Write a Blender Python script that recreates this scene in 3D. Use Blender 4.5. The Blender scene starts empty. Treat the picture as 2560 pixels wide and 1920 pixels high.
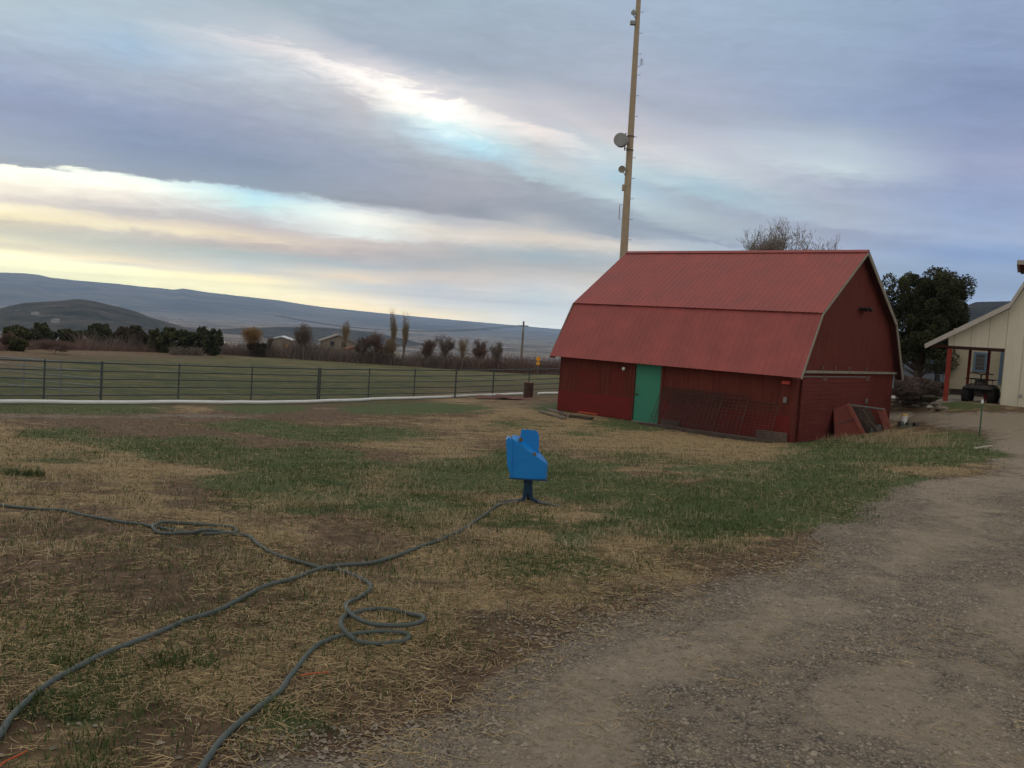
import bpy, math, random
import numpy as np
from mathutils import Vector, Matrix

# ------------------------------------------------------------------ camera, sky, sun, exposure
SC = bpy.context.scene
COL = SC.collection
PITCH, ROLL, FPX = -3.501, 3.727, 2304.0          # photo is 2560 x 1920
EYE = np.array([0.0, 0.0, 1.6])
SUN_AZ, SUN_EL = -34.0, 6.0                       # the bright horizon, far left

cam_d = bpy.data.cameras.new('camera')
cam_d.sensor_width = 36.0
cam_d.lens = 36.0 * FPX / 2560.0
cam_d.clip_start = 0.05
cam_d.clip_end = 80000.0
cam = bpy.data.objects.new('camera', cam_d)
COL.objects.link(cam)
cam.matrix_world = Matrix.Translation(Vector(EYE)) @ Matrix.Rotation(math.radians(90 + PITCH), 4, 'X') @ Matrix.Rotation(math.radians(ROLL), 4, 'Z')
SC.camera = cam
SC.render.resolution_x, SC.render.resolution_y = 1024, 768
SC.view_settings.view_transform = 'Standard'
SC.view_settings.look = 'None'
SC.view_settings.gamma = 1
SC.view_settings.exposure = 0.0
SC.render.engine = 'CYCLES'
SC.cycles.use_denoising = True
try:
    SC.cycles.denoiser = 'OPENIMAGEDENOISE'
    SC.cycles.denoising_prefilter = 'ACCURATE'
except Exception:
    pass
SC.cycles.max_bounces = 6
SC.cycles.diffuse_bounces = 3
SC.cycles.glossy_bounces = 2
SC.cycles.transparent_max_bounces = 24
SC.cycles.volume_bounces = 1
SC.render.filter_size = 1.6


def cam_rot():
    a = math.radians(90 + PITCH)
    r = math.radians(ROLL)
    Rx = np.array([[1, 0, 0], [0, math.cos(a), -math.sin(a)], [0, math.sin(a), math.cos(a)]])
    Rz = np.array([[math.cos(r), -math.sin(r), 0], [math.sin(r), math.cos(r), 0], [0, 0, 1]])
    return Rx @ Rz


CR = cam_rot()


def ray(u, v):
    return CR @ np.array([(u - 1280) / FPX, (960 - v) / FPX, -1.0])


def azel(u, v):
    d = ray(u, v)
    return math.degrees(math.atan2(d[0], d[1])), math.degrees(math.atan2(d[2], math.hypot(d[0], d[1])))


def at_y(u, v, Y):
    d = ray(u, v)
    return EYE + d * (Y / d[1])


def lin(c):
    return tuple(((x / 255.0) / 12.92 if x / 255.0 <= 0.04045 else ((x / 255.0 + 0.055) / 1.055) ** 2.4) for x in c)


class NT:
    """tiny node helper"""
    def __init__(s, tree):
        s.t = tree
        tree.nodes.clear()

    def n(s, typ, **kw):
        nd = s.t.nodes.new(typ)
        for k, v in kw.items():
            setattr(nd, k, v)
        return nd

    def l(s, a, b):
        s.t.links.new(a, b)

    def val(s, sock, v):
        if hasattr(v, 'bl_rna') and isinstance(v, bpy.types.NodeSocket):
            s.l(v, sock)
        else:
            sock.default_value = v

    def m(s, op, a, b=0.0, c=0.0, clamp=False):
        nd = s.n('ShaderNodeMath', operation=op)
        nd.use_clamp = clamp
        s.val(nd.inputs[0], a)
        s.val(nd.inputs[1], b)
        if len(nd.inputs) > 2:
            s.val(nd.inputs[2], c)
        return nd.outputs[0]

    def mr(s, v, a, b, c=0.0, d=1.0, smooth=False):
        nd = s.n('ShaderNodeMapRange')
        nd.interpolation_type = 'SMOOTHSTEP' if smooth else 'LINEAR'
        s.val(nd.inputs[0], v)
        for i, x in enumerate((a, b, c, d)):
            s.val(nd.inputs[i + 1], x)
        return nd.outputs[0]

    def mix(s, f, a, b, mode='MIX'):
        nd = s.n('ShaderNodeMix', data_type='RGBA', blend_type=mode)
        s.val(nd.inputs[0], f)
        s.val(nd.inputs[6], a)
        s.val(nd.inputs[7], b)
        return nd.outputs[2]

    def noise(s, vec, scale, detail=4.0, rough=0.55, dist=0.0, dim='3D'):
        nd = s.n('ShaderNodeTexNoise', noise_dimensions=dim)
        s.l(vec, nd.inputs['Vector'])
        nd.inputs['Scale'].default_value = scale
        nd.inputs['Detail'].default_value = detail
        nd.inputs['Roughness'].default_value = rough
        nd.inputs['Distortion'].default_value = dist
        return nd.outputs[0]

    def mapping(s, vec, scale=(1, 1, 1), rot=(0, 0, 0), loc=(0, 0, 0)):
        nd = s.n('ShaderNodeMapping')
        s.l(vec, nd.inputs[0])
        nd.inputs['Scale'].default_value = scale
        nd.inputs['Rotation'].default_value = rot
        nd.inputs['Location'].default_value = loc
        return nd.outputs[0]


def c4(c):
    return (c[0], c[1], c[2], 1.0)


# ---- sky: streaked altostratus deck at dusk, laid out by azimuth and elevation round the viewer
def build_world():
    w = bpy.data.worlds.new('World')
    SC.world = w
    w.use_nodes = True
    T = NT(w.node_tree)
    tc = T.n('ShaderNodeTexCoord')
    sep = T.n('ShaderNodeSeparateXYZ')
    T.l(tc.outputs['Generated'], sep.inputs[0])
    X, Y, Z = sep.outputs
    az = T.m('MULTIPLY', T.m('ARCTAN2', X, Y), 180 / math.pi)
    el = T.m('MULTIPLY', T.m('ARCSINE', Z), 180 / math.pi)
    # streak noise on the cloud plane (perspective makes it run out to the horizon)
    zz = T.m('ADD', T.m('MAXIMUM', Z, 0.0), 0.09)
    comb = T.n('ShaderNodeCombineXYZ')
    T.l(T.m('DIVIDE', X, zz), comb.inputs[0])
    T.l(T.m('DIVIDE', Y, zz), comb.inputs[1])
    rot = math.radians(32)
    st = T.mapping(comb.outputs[0], (0.28, 1.0, 1.0), (0, 0, rot))
    n1 = T.noise(T.mapping(st, (0.85, 0.85, 1)), 1.0, 6.0, 0.55, 0.5)
    n2 = T.noise(T.mapping(st, (2.4, 1.6, 1), loc=(3.1, 7.7, 0)), 1.5, 8.0, 0.6, 0.6)
    comb2 = T.n('ShaderNodeCombineXYZ')
    T.l(az, comb2.inputs[0])
    T.l(el, comb2.inputs[1])
    ae = T.mapping(comb2.outputs[0], (0.035, 0.16, 1), (0, 0, math.radians(6)))
    n3 = T.noise(ae, 1.0, 7.0, 0.6, 0.35)
    ae2 = T.mapping(comb2.outputs[0], (0.10, 0.75, 1), (0, 0, math.radians(5)))
    n4 = T.noise(ae2, 1.0, 6.0, 0.6, 0.4)
    # band edges, photo x -> three edge heights
    cols = [0, 320, 640, 900, 1100, 1200, 1350, 1550, 1750, 2100, 2400]
    e1 = [406, 439, 477, 516, 541, 552, 570, 592, 606, 640, 665]
    e2 = [190, 215, 240, 335, 395, 405, 446, 515, 592, 615, 640]
    e3 = [-120, 10, 66, 172, 225, 250, 300, 400, 480, 560, 590]
    data = {
        0: [(690, 255, 252, 192), (632, 255, 251, 192), (616, 214, 206, 176), (600, 226, 220, 180), (579, 205, 205, 182), (545, 222, 212, 182),
            (528, 252, 240, 190), (512, 250, 240, 205), (496, 222, 214, 204), (452, 246, 240, 220), (420, 255, 254, 240), (409, 255, 254, 240),
            (403, 146, 156, 176), (376, 150, 163, 190), (289, 133, 144, 182), (231, 136, 148, 186), (145, 158, 168, 197), (58, 176, 186, 206), (0, 180, 190, 206)],
        320: [(712, 255, 250, 186), (672, 255, 248, 186), (660, 214, 208, 184), (648, 236, 216, 170), (636, 214, 206, 176), (613, 196, 200, 182), (579, 214, 209, 194),
              (563, 250, 236, 196), (548, 236, 222, 194), (532, 202, 198, 196), (492, 234, 226, 214), (457, 255, 252, 238), (444, 246, 252, 252),
              (434, 150, 156, 176), (417, 138, 150, 178), (359, 124, 138, 174), (289, 138, 148, 184), (203, 163, 169, 192), (116, 164, 184, 214), (29, 178, 189, 206)],
        640: [(742, 252, 238, 176), (717, 250, 238, 176), (694, 253, 230, 164), (677, 196, 196, 184), (637, 184, 194, 190), (613, 214, 194, 180), (596, 238, 218, 186),
              (567, 202, 192, 190), (532, 216, 220, 226), (509, 206, 238, 252), (484, 190, 224, 244),
              (472, 142, 152, 172), (405, 130, 141, 170), (318, 158, 159, 184), (231, 180, 180, 196), (145, 205, 205, 216), (92, 222, 216, 220), (35, 176, 181, 196), (0, 166, 176, 190)],
        900: [(772, 250, 226, 166), (746, 240, 220, 176), (717, 202, 202, 190), (696, 230, 206, 168), (665, 182, 186, 190), (637, 200, 186, 180), (608, 216, 201, 190),
              (590, 246, 248, 250), (544, 255, 255, 250), (526, 226, 226, 226),
              (509, 152, 151, 166), (405, 154, 158, 182), (347, 174, 174, 190), (260, 196, 191, 196), (195, 242, 234, 226), (156, 214, 208, 214), (104, 166, 170, 190), (0, 166, 175, 194)],
        1100: [(792, 236, 216, 172), (758, 202, 200, 190), (723, 192, 191, 190), (694, 208, 192, 176), (665, 186, 186, 186), (625, 202, 192, 186), (579, 226, 216, 202), (556, 196, 194, 200),
               (530, 156, 153, 164), (463, 160, 156, 170), (405, 174, 174, 186), (372, 190, 200, 215), (345, 200, 220, 236), (315, 226, 238, 246), (280, 255, 254, 248), (245, 255, 248, 240), (222, 222, 216, 218), (196, 182, 183, 198), (174, 166, 170, 190), (0, 166, 175, 194)],
        1200: [(800, 222, 210, 180), (758, 200, 200, 194), (694, 206, 194, 180), (640, 188, 190, 192), (590, 226, 214, 200), (560, 200, 196, 198),
               (538, 152, 151, 166), (463, 168, 164, 176), (412, 184, 184, 196), (388, 182, 206, 226), (356, 190, 222, 238), (324, 226, 232, 236), (285, 232, 228, 222), (249, 214, 210, 212), (174, 162, 166, 186), (0, 165, 174, 194)],
        1350: [(810, 206, 206, 196), (752, 196, 200, 200), (683, 206, 198, 190), (637, 176, 185, 195), (596, 220, 206, 188), (566, 196, 194, 195),
               (521, 152, 151, 166), (463, 160, 160, 172), (432, 190, 200, 212), (376, 206, 204, 206), (324, 228, 218, 212), (272, 200, 195, 204), (174, 166, 170, 190), (0, 165, 174, 195)],
        1550: [(820, 200, 202, 200), (700, 206, 198, 186), (650, 190, 192, 196), (614, 216, 207, 196), (600, 190, 187, 188), (587, 150, 153, 168), (540, 155, 158, 174), (519, 166, 172, 186), (490, 194, 203, 214),
               (440, 178, 197, 215), (400, 198, 205, 214), (360, 208, 202, 204), (300, 190, 184, 194), (231, 170, 170, 190), (0, 162, 170, 194)],
        1750: [(830, 196, 200, 204), (700, 190, 196, 204), (640, 184, 188, 200), (610, 184, 188, 202), (596, 152, 157, 177), (545, 180, 185, 196), (503, 166, 170, 186), (463, 172, 190, 206), (405, 205, 205, 211),
               (359, 190, 186, 200), (290, 170, 170, 190), (231, 166, 166, 190), (116, 156, 165, 190), (0, 160, 170, 194)],
        2100: [(860, 165, 180, 208), (700, 168, 180, 206), (625, 174, 179, 205), (579, 156, 156, 181), (521, 174, 175, 195), (474, 166, 166, 190), (422, 201, 206, 216), (393, 190, 195, 210), (347, 174, 179, 199), (289, 146, 156, 189),
               (174, 150, 159, 189), (0, 150, 164, 190)],
        2400: [(900, 150, 166, 200), (741, 148, 163, 199), (637, 138, 157, 203), (579, 160, 170, 205), (521, 150, 160, 200), (405, 155, 156, 190), (347, 140, 145, 181), (231, 131, 141, 179), (116, 140, 150, 185), (0, 146, 156, 190)],
    }
    azs = [azel(x, 450)[0] for x in cols]

    def edge(vals):
        pts = [azel(x, v) for x, v in zip(cols, vals)]
        return pts
    E = [edge(e1), edge(e2), edge(e3)]

    def interp(pts, a):
        xs = [p[0] for p in pts]
        ys = [p[1] for p in pts]
        return float(np.interp(a, xs, ys))
    # float curves for the three edges (az -40..40 -> el 0..40)
    A0, A1 = -40.0, 40.0
    t = T.mr(az, A0, A1)
    outs = []
    for pts in E:
        fc = T.n('ShaderNodeFloatCurve')
        cv = fc.mapping.curves[0]
        P = [((p[0] - A0) / (A1 - A0), max(p[1], 0.2) / 40.0) for p in pts]
        P = [(0.0, P[0][1])] + P + [(1.0, P[-1][1])]
        while len(cv.points) < len(P):
            cv.points.new(0.5, 0.5)
        for q, (a, b) in zip(cv.points, P):
            q.location = (a, min(b, 1.0))
        fc.mapping.update()
        T.l(t, fc.inputs['Value'])
        outs.append(T.m('MULTIPLY', fc.outputs[0], 40.0))
    E1, E2, E3 = outs
    TOP = 40.0
    # warp elevation with streak noise (small near the horizon, larger high up)
    amp = T.mr(el, 0.0, 22.0, 0.25, 2.0)
    wob = T.m('ADD', T.m('MULTIPLY', T.m('SUBTRACT', n3, 0.5), 1.6), T.m('MULTIPLY', T.m('SUBTRACT', n4, 0.5), 0.9))
    elw = T.m('MAXIMUM', T.m('ADD', el, T.m('MULTIPLY', wob, amp)), 0.0)
    ae3 = T.mapping(comb2.outputs[0], (0.42, 1.9, 1), (0, 0, math.radians(9)), (5, 2, 0))
    n5 = T.noise(ae3, 1.0, 8.0, 0.68, 0.7)
    elw = T.m('MAXIMUM', T.m('ADD', elw, T.m('MULTIPLY', T.m('SUBTRACT', n5, 0.5), T.mr(el, 0.0, 20.0, 0.45, 2.2))), 0.0)
    s0 = T.mr(elw, 0.0, E1, 0.0, 1.0)
    s1 = T.mr(elw, E1, E2, 0.0, 1.0)
    s2 = T.mr(elw, E2, E3, 0.0, 1.0)
    s3 = T.mr(elw, E3, TOP, 0.0, 1.0)
    wv = T.m('MULTIPLY', T.m('ADD', T.m('ADD', s0, s1), T.m('ADD', s2, s3)), 0.25)

    def w_of(a, e):
        b = [0.0, interp(E[0], a), interp(E[1], a), interp(E[2], a), TOP]
        for k in range(3, -1, -1):
            if e >= b[k] or k == 0:
                return (k + min(max((e - b[k]) / (b[k + 1] - b[k]), 0), 1)) / 4
    col = None
    prev = None
    for i, x in enumerate(cols):
        st_ = data[x]
        pts = []
        for (y, r, g, b) in st_:
            a, e = azel(x, y)
            cool = min(max((b - r + 6) / 20.0, 0), 1)          # shaded cloud is blue-grey
            lumk = 1.055 if x < 1500 else 1.07
            if r > b + 8:
                lumk += .035
            if max(r, g, b) < 175:
                lumk += .02
            pts.append((w_of(azs[i], max(e, 0)), lin((r * (1 - .030 * cool) * lumk, g * (1 + .012 * cool) * lumk, min(b * (1 - .012 * cool) * lumk, 255)))))
        pts.sort(key=lambda q: q[0])
        rp = T.n('ShaderNodeValToRGB')
        cr = rp.color_ramp
        cr.interpolation = 'EASE' if x not in (0, 320, 640, 900) else 'LINEAR'
        cr.elements[0].position = pts[0][0]
        cr.elements[0].color = c4(pts[0][1])
        cr.elements[1].position = 0.9999
        cr.elements[1].color = c4(lin((160, 174, 192)))
        for (p, c) in pts[1:]:
            e_ = cr.elements.new(min(p, 0.985))
            lum = max(c)
            k = 1.0 + max(0.0, lum - 0.8) * (1.1 if e < 9 else 0.5)
            e_.color = c4(tuple(v * k for v in c))
        T.l(wv, rp.inputs[0])
        if col is None:
            col = rp.outputs[0]
        else:
            azw = T.m('ADD', az, T.m('MULTIPLY', T.m('SUBTRACT', n3, 0.5), 3.0))
            f = T.mr(azw, azs[i - 1], azs[i], smooth=False)
            col = T.mix(f, col, rp.outputs[0])
    # fine cloud texture
    k1 = T.mr(n1, 0.2, 0.8, 0.93, 1.07)
    k2 = T.m('MULTIPLY', T.mr(n2, 0.2, 0.8, 0.92, 1.09), T.mr(n5, 0.25, 0.75, 0.93, 1.08))
    kk = T.m('MULTIPLY', k1, k2)
    cmb = T.n('ShaderNodeCombineColor')
    for s_ in cmb.inputs[:3]:
        T.l(kk, s_)
    col = T.mix(1.0, col, cmb.outputs[0], 'MULTIPLY')
    # unseen sky behind and overhead: pale warm fill, brightened to light barn and yard
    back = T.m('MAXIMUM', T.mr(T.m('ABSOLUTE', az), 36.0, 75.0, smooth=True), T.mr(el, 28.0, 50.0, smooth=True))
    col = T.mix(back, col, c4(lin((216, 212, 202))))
    below = T.mr(el, -0.5, -4.0)
    col = T.mix(below, col, c4((0.12, 0.12, 0.12)))
    bg = T.n('ShaderNodeBackground')
    lowk = T.mr(el, 0.2, 4.0, 3.1, 1.0, smooth=True)
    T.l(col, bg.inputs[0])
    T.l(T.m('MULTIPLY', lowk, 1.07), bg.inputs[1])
    sky = T.n('ShaderNodeTexSky', sky_type='NISHITA')
    sky.sun_disc = False
    sky.sun_elevation = math.radians(SUN_EL)
    sky.sun_rotation = math.radians(SUN_AZ)
    bg2 = T.n('ShaderNodeBackground')
    T.l(sky.outputs[0], bg2.inputs[0])
    bg2.inputs[1].default_value = 0.05
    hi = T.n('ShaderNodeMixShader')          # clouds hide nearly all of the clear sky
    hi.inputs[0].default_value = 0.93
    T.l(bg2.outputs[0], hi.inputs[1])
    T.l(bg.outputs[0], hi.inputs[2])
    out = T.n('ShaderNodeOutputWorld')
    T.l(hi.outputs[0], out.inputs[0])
    w.cycles.sampling_method = 'MANUAL'
    w.cycles.sample_map_resolution = 1024


build_world()
sd = bpy.data.lights.new('sun', 'SUN')
sd.energy = 0.5
sd.angle = math.radians(25)
sd.color = (1.0, 0.86, 0.68)
so = bpy.data.objects.new('sun', sd)
COL.objects.link(so)
_d = Vector((math.sin(math.radians(SUN_AZ)) * math.cos(math.radians(SUN_EL)), math.cos(math.radians(SUN_AZ)) * math.cos(math.radians(SUN_EL)), math.sin(math.radians(SUN_EL))))
so.rotation_euler = _d.to_track_quat('Z', 'Y').to_euler()
so.location = (-20, 30, 30)

RNG = np.random.default_rng(7)
random.seed(7)


# ------------------------------------------------------------------ numeric helpers
def _hash(ix, iy, seed):
    h = (ix.astype(np.int64) * 374761393 + iy.astype(np.int64) * 668265263 + seed * 1442695041) & 0x7fffffff
    h = (h ^ (h >> 13)) * 1274126177 & 0x7fffffff
    return ((h ^ (h >> 16)) & 0xffff) / 65535.0


def vnoise(x, y, seed=0):
    ix, iy = np.floor(x), np.floor(y)
    fx, fy = x - ix, y - iy
    fx, fy = fx * fx * (3 - 2 * fx), fy * fy * (3 - 2 * fy)
    a, b = _hash(ix, iy, seed), _hash(ix + 1, iy, seed)
    c, d = _hash(ix, iy + 1, seed), _hash(ix + 1, iy + 1, seed)
    return (a * (1 - fx) + b * fx) * (1 - fy) + (c * (1 - fx) + d * fx) * fy


def fbm(x, y, octv=4, seed=0, gain=0.5):
    s, a, t = 0.0, 1.0, 0.0
    for k in range(octv):
        s = s + a * vnoise(x * 2 ** k + 17.3 * k, y * 2 ** k - 9.1 * k, seed + k)
        t += a
        a *= gain
    return s / t - 0.5


def smooth(x, a, b):
    t = np.clip((x - a) / (b - a), 0, 1)
    return t * t * (3 - 2 * t)


CTRL = np.array([
    (0, 0, 0), (-3, 5, -.06), (3, 5, 0), (0, 3, 0), (8, 10, 0), (3.5, 12, -.22), (14, 18, -.12), (9, 20, -.5), (18, 36, -.24), (22, 36, -.2), (16.5, 36, -.3), (15, 33, -.8), (26, 40, -.2), (19, 45, -.35),
    (9.3, 30, -1.57), (1.9, 36.5, -1.57), (15.1, 36.7, -1.57), (8, 43, -1.7), (5, 33.5, -1.57), (12, 33.3, -1.57), (0.26, 10.2, -.36), (-6, 10, -.42), (-12, 15, -.9), (0, 18, -.85), (-5, 20, -1.2), (5, 22, -1.0),
    (6, 27, -1.4), (0, 30, -1.55), (-7, 28, -1.75), (-13, 33, -2.1), (-9, 43, -2.4), (-3, 49, -2.35), (1, 55, -2.3), (-25, 30, -2.1), (-60, 120, -4.6), (0, 125, -4.6), (-30, 80, -3.3), (60, 125, -2.6), (30, 90, -2.9),
    (45, 60, -.6), (60, 40, 0), (25, 15, 0), (-30, 5, -.8), (-10, 0, -.2), (0, -10, 0), (10, -10, 0), (-10, -10, -.1), (-40, -20, -.5), (50, -30, .2), (0, -60, 0), (-90, 40, -2.6), (-110, 110, -4.8)], float)


def _phi(r):
    return np.sqrt(r * r + 4.0)


_D = np.hypot(CTRL[:, None, 0] - CTRL[None, :, 0], CTRL[:, None, 1] - CTRL[None, :, 1])
_W = np.linalg.solve(_phi(_D) - np.eye(len(CTRL)) * 0.03, CTRL[:, 2] + 1.2)
FR = np.array([100, 130, 400, 1000, 2500, 6000, 9500, 60000.0])
FE = np.array([-2.85, -2.86, -2.72, -2.45, -1.65, -0.78, -0.42, -0.1])


def height(x, y, micro=True):
    x = np.asarray(x, float)
    y = np.asarray(y, float)
    shp = x.shape
    x, y = x.ravel(), y.ravel()
    r = np.hypot(x, y)
    z = np.zeros_like(x)
    near = r < 185
    if near.any():
        xn, yn = x[near], y[near]
        acc = np.zeros_like(xn)
        for (cx, cy, _), w in zip(CTRL, _W):
            acc += w * _phi(np.hypot(xn - cx, yn - cy))
        z[near] = acc - 1.2
    fz = 1.6 + r * np.tan(np.radians(np.interp(np.log(np.maximum(r, 1)), np.log(FR), FE)))
    fz = fz + fbm(x / 420, y / 420, 5, 31) * np.clip((r - 200) * 0.02, 0, 45)
    k = smooth(r, 118, 170)
    z = z * (1 - k) + fz * k
    if micro:
        a = smooth(r, 90, 30) * smooth(r, 0.2, 1.5)
        z = z + a * (fbm(x / 1.3, y / 1.3, 3, 3) * 0.055 + fbm(x / 0.22, y / 0.22, 3, 11) * 0.03)
    return z.reshape(shp)


def gz(x, y, micro=True):
    return float(height(np.array([x]), np.array([y]), micro)[0])


def on_ground(u, v):
    d = ray(u, v)
    lo, t = 0.5, 0.5
    while t < 400:
        p = EYE + d * t
        if p[2] < gz(p[0], p[1], False):
            break
        lo = t
        t += max(0.3, t * 0.02)
    hi = t
    for _ in range(22):
        m = (lo + hi) / 2
        p = EYE + d * m
        if p[2] < gz(p[0], p[1], False):
            hi = m
        else:
            lo = m
    p = EYE + d * hi
    return np.array([p[0], p[1], gz(p[0], p[1])])


# what lies on the ground, measured off the photo: g green, s straw, d bare dirt, b thatch, m green + straw, v gravel, k packed drive, p pasture
GX = np.arange(17) * 160
GY = [872, 884, 905, 950, 1000, 1022, 1040, 1060, 1085, 1110, 1140, 1175, 1210, 1250, 1300, 1350, 1420, 1500, 1600, 1700, 1800, 1920]
GL = ['bbbbpppppppppppbb',
      'bbbbpppppppppppbb',
      'bpppppppppppppbbb',
      'ppppppppppppppbbb',
      'pppppppsbbbbbbbmb',
      'gggsgbggsgbbbbbmb',
      'wwwwwdbbssmbbbkkk',
      'sddbgbbsmsgddbbkk',
      'sgddbggbsmssgmsmk',
      'ssggdbssdssssgggk',
      'smsgggdsgbmssgggk',
      'msssggmgggbmggssk',
      'sbsbggsggggbgggkk',
      'sbsdmmmmsmggggvkv',
      'bdbsbdmmmsggggvkv',
      'bbbbsdbbsmsmbvkkv',
      'ddbbbsbsmmsdwvkvv',
      'bbdbbbsssbwvkkvvk',
      'mmbbbbsbdwvkkvvvk',
      'bmmssbbdwvkkvvkkv',
      'bmbdbmdwvkkvvvkkv',
      'bbmddwwvkkkvvvvkk']
LW = {'g': (1, .05, 0, 0, 0), 's': (.10, .78, 0, 0, 0), 'd': (.06, .12, 0, 0, 0), 'b': (.17, .42, 0, 0, 0), 'm': (.5, .55, 0, 0, 0), 'v': (0, .06, 1, .25, 0), 'k': (0, .0, 1, .85, 0), 'w': (.02, .15, .55, .1, 0), 'p': (0, 0, 0, 0, 1)}
GW = np.array([[LW[c] for c in row] for row in GL])     # rows, cols, 5


def cover(x, y, z):
    """green, straw, gravel, packed, pasture weights at world points"""
    P = np.stack([x, y, z - EYE[2]], -1) @ CR
    dep = np.maximum(-P[..., 2], 0.2)
    u = 1280 + FPX * P[..., 0] / dep
    v = 960 - FPX * P[..., 1] / dep
    sc = FPX / dep
    u = u + fbm(x / 1.1, y / 1.1, 3, 50) * sc * 1.0
    v = v + fbm(x / 1.1 + 40, y / 1.1, 3, 60) * sc * 0.16
    v = np.where(P[..., 2] > -1.0, 1920, v)
    u = np.where(P[..., 2] > -1.0, 1280 + 300 * x, u)
    fu = np.clip(u / 160, 0, 15.999)
    fv = np.interp(np.clip(v, 872, 1920), GY, np.arange(len(GY)))
    fv = np.clip(fv, 0, len(GY) - 1.001)
    i, j = fv.astype(int), fu.astype(int)
    a, b = (fv - i)[..., None], (fu - j)[..., None]
    w = (GW[i, j] * (1 - b) + GW[i, j + 1] * b) * (1 - a) + (GW[i + 1, j] * (1 - b) + GW[i + 1, j + 1] * b) * a
    return w


# ------------------------------------------------------------------ mesh + material helpers
def mesh_np(name, V, F, mat=None, smooth_=False, attrs=None, parent=None):
    """V (n,3); F (m,3) or (m,4)"""
    V = np.asarray(V, np.float32)
    F = np.asarray(F, np.int32)
    me = bpy.data.meshes.new(name)
    k = F.shape[1]
    me.vertices.add(len(V))
    me.vertices.foreach_set('co', V.ravel())
    me.loops.add(F.size)
    me.loops.foreach_set('vertex_index', F.ravel())
    me.polygons.add(len(F))
    me.polygons.foreach_set('loop_start', np.arange(len(F), dtype=np.int32) * k)
    me.update(calc_edges=True)
    me.polygons.foreach_set('use_smooth', np.full(len(F), smooth_, bool))
    for nm, arr in (attrs or {}).items():
        arr = np.asarray(arr, np.float32)
        if arr.ndim == 1:
            at = me.attributes.new(nm, 'FLOAT', 'POINT')
            at.data.foreach_set('value', arr)
        else:
            at = me.attributes.new(nm, 'FLOAT_COLOR', 'POINT')
            at.data.foreach_set('color', np.concatenate([arr, np.ones((len(arr), 1), np.float32)], 1).ravel() if arr.shape[1] == 3 else arr.ravel())
    o = bpy.data.objects.new(name, me)
    COL.objects.link(o)
    if mat:
        me.materials.append(mat)
    if parent:
        o.parent = parent
    return o


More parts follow.
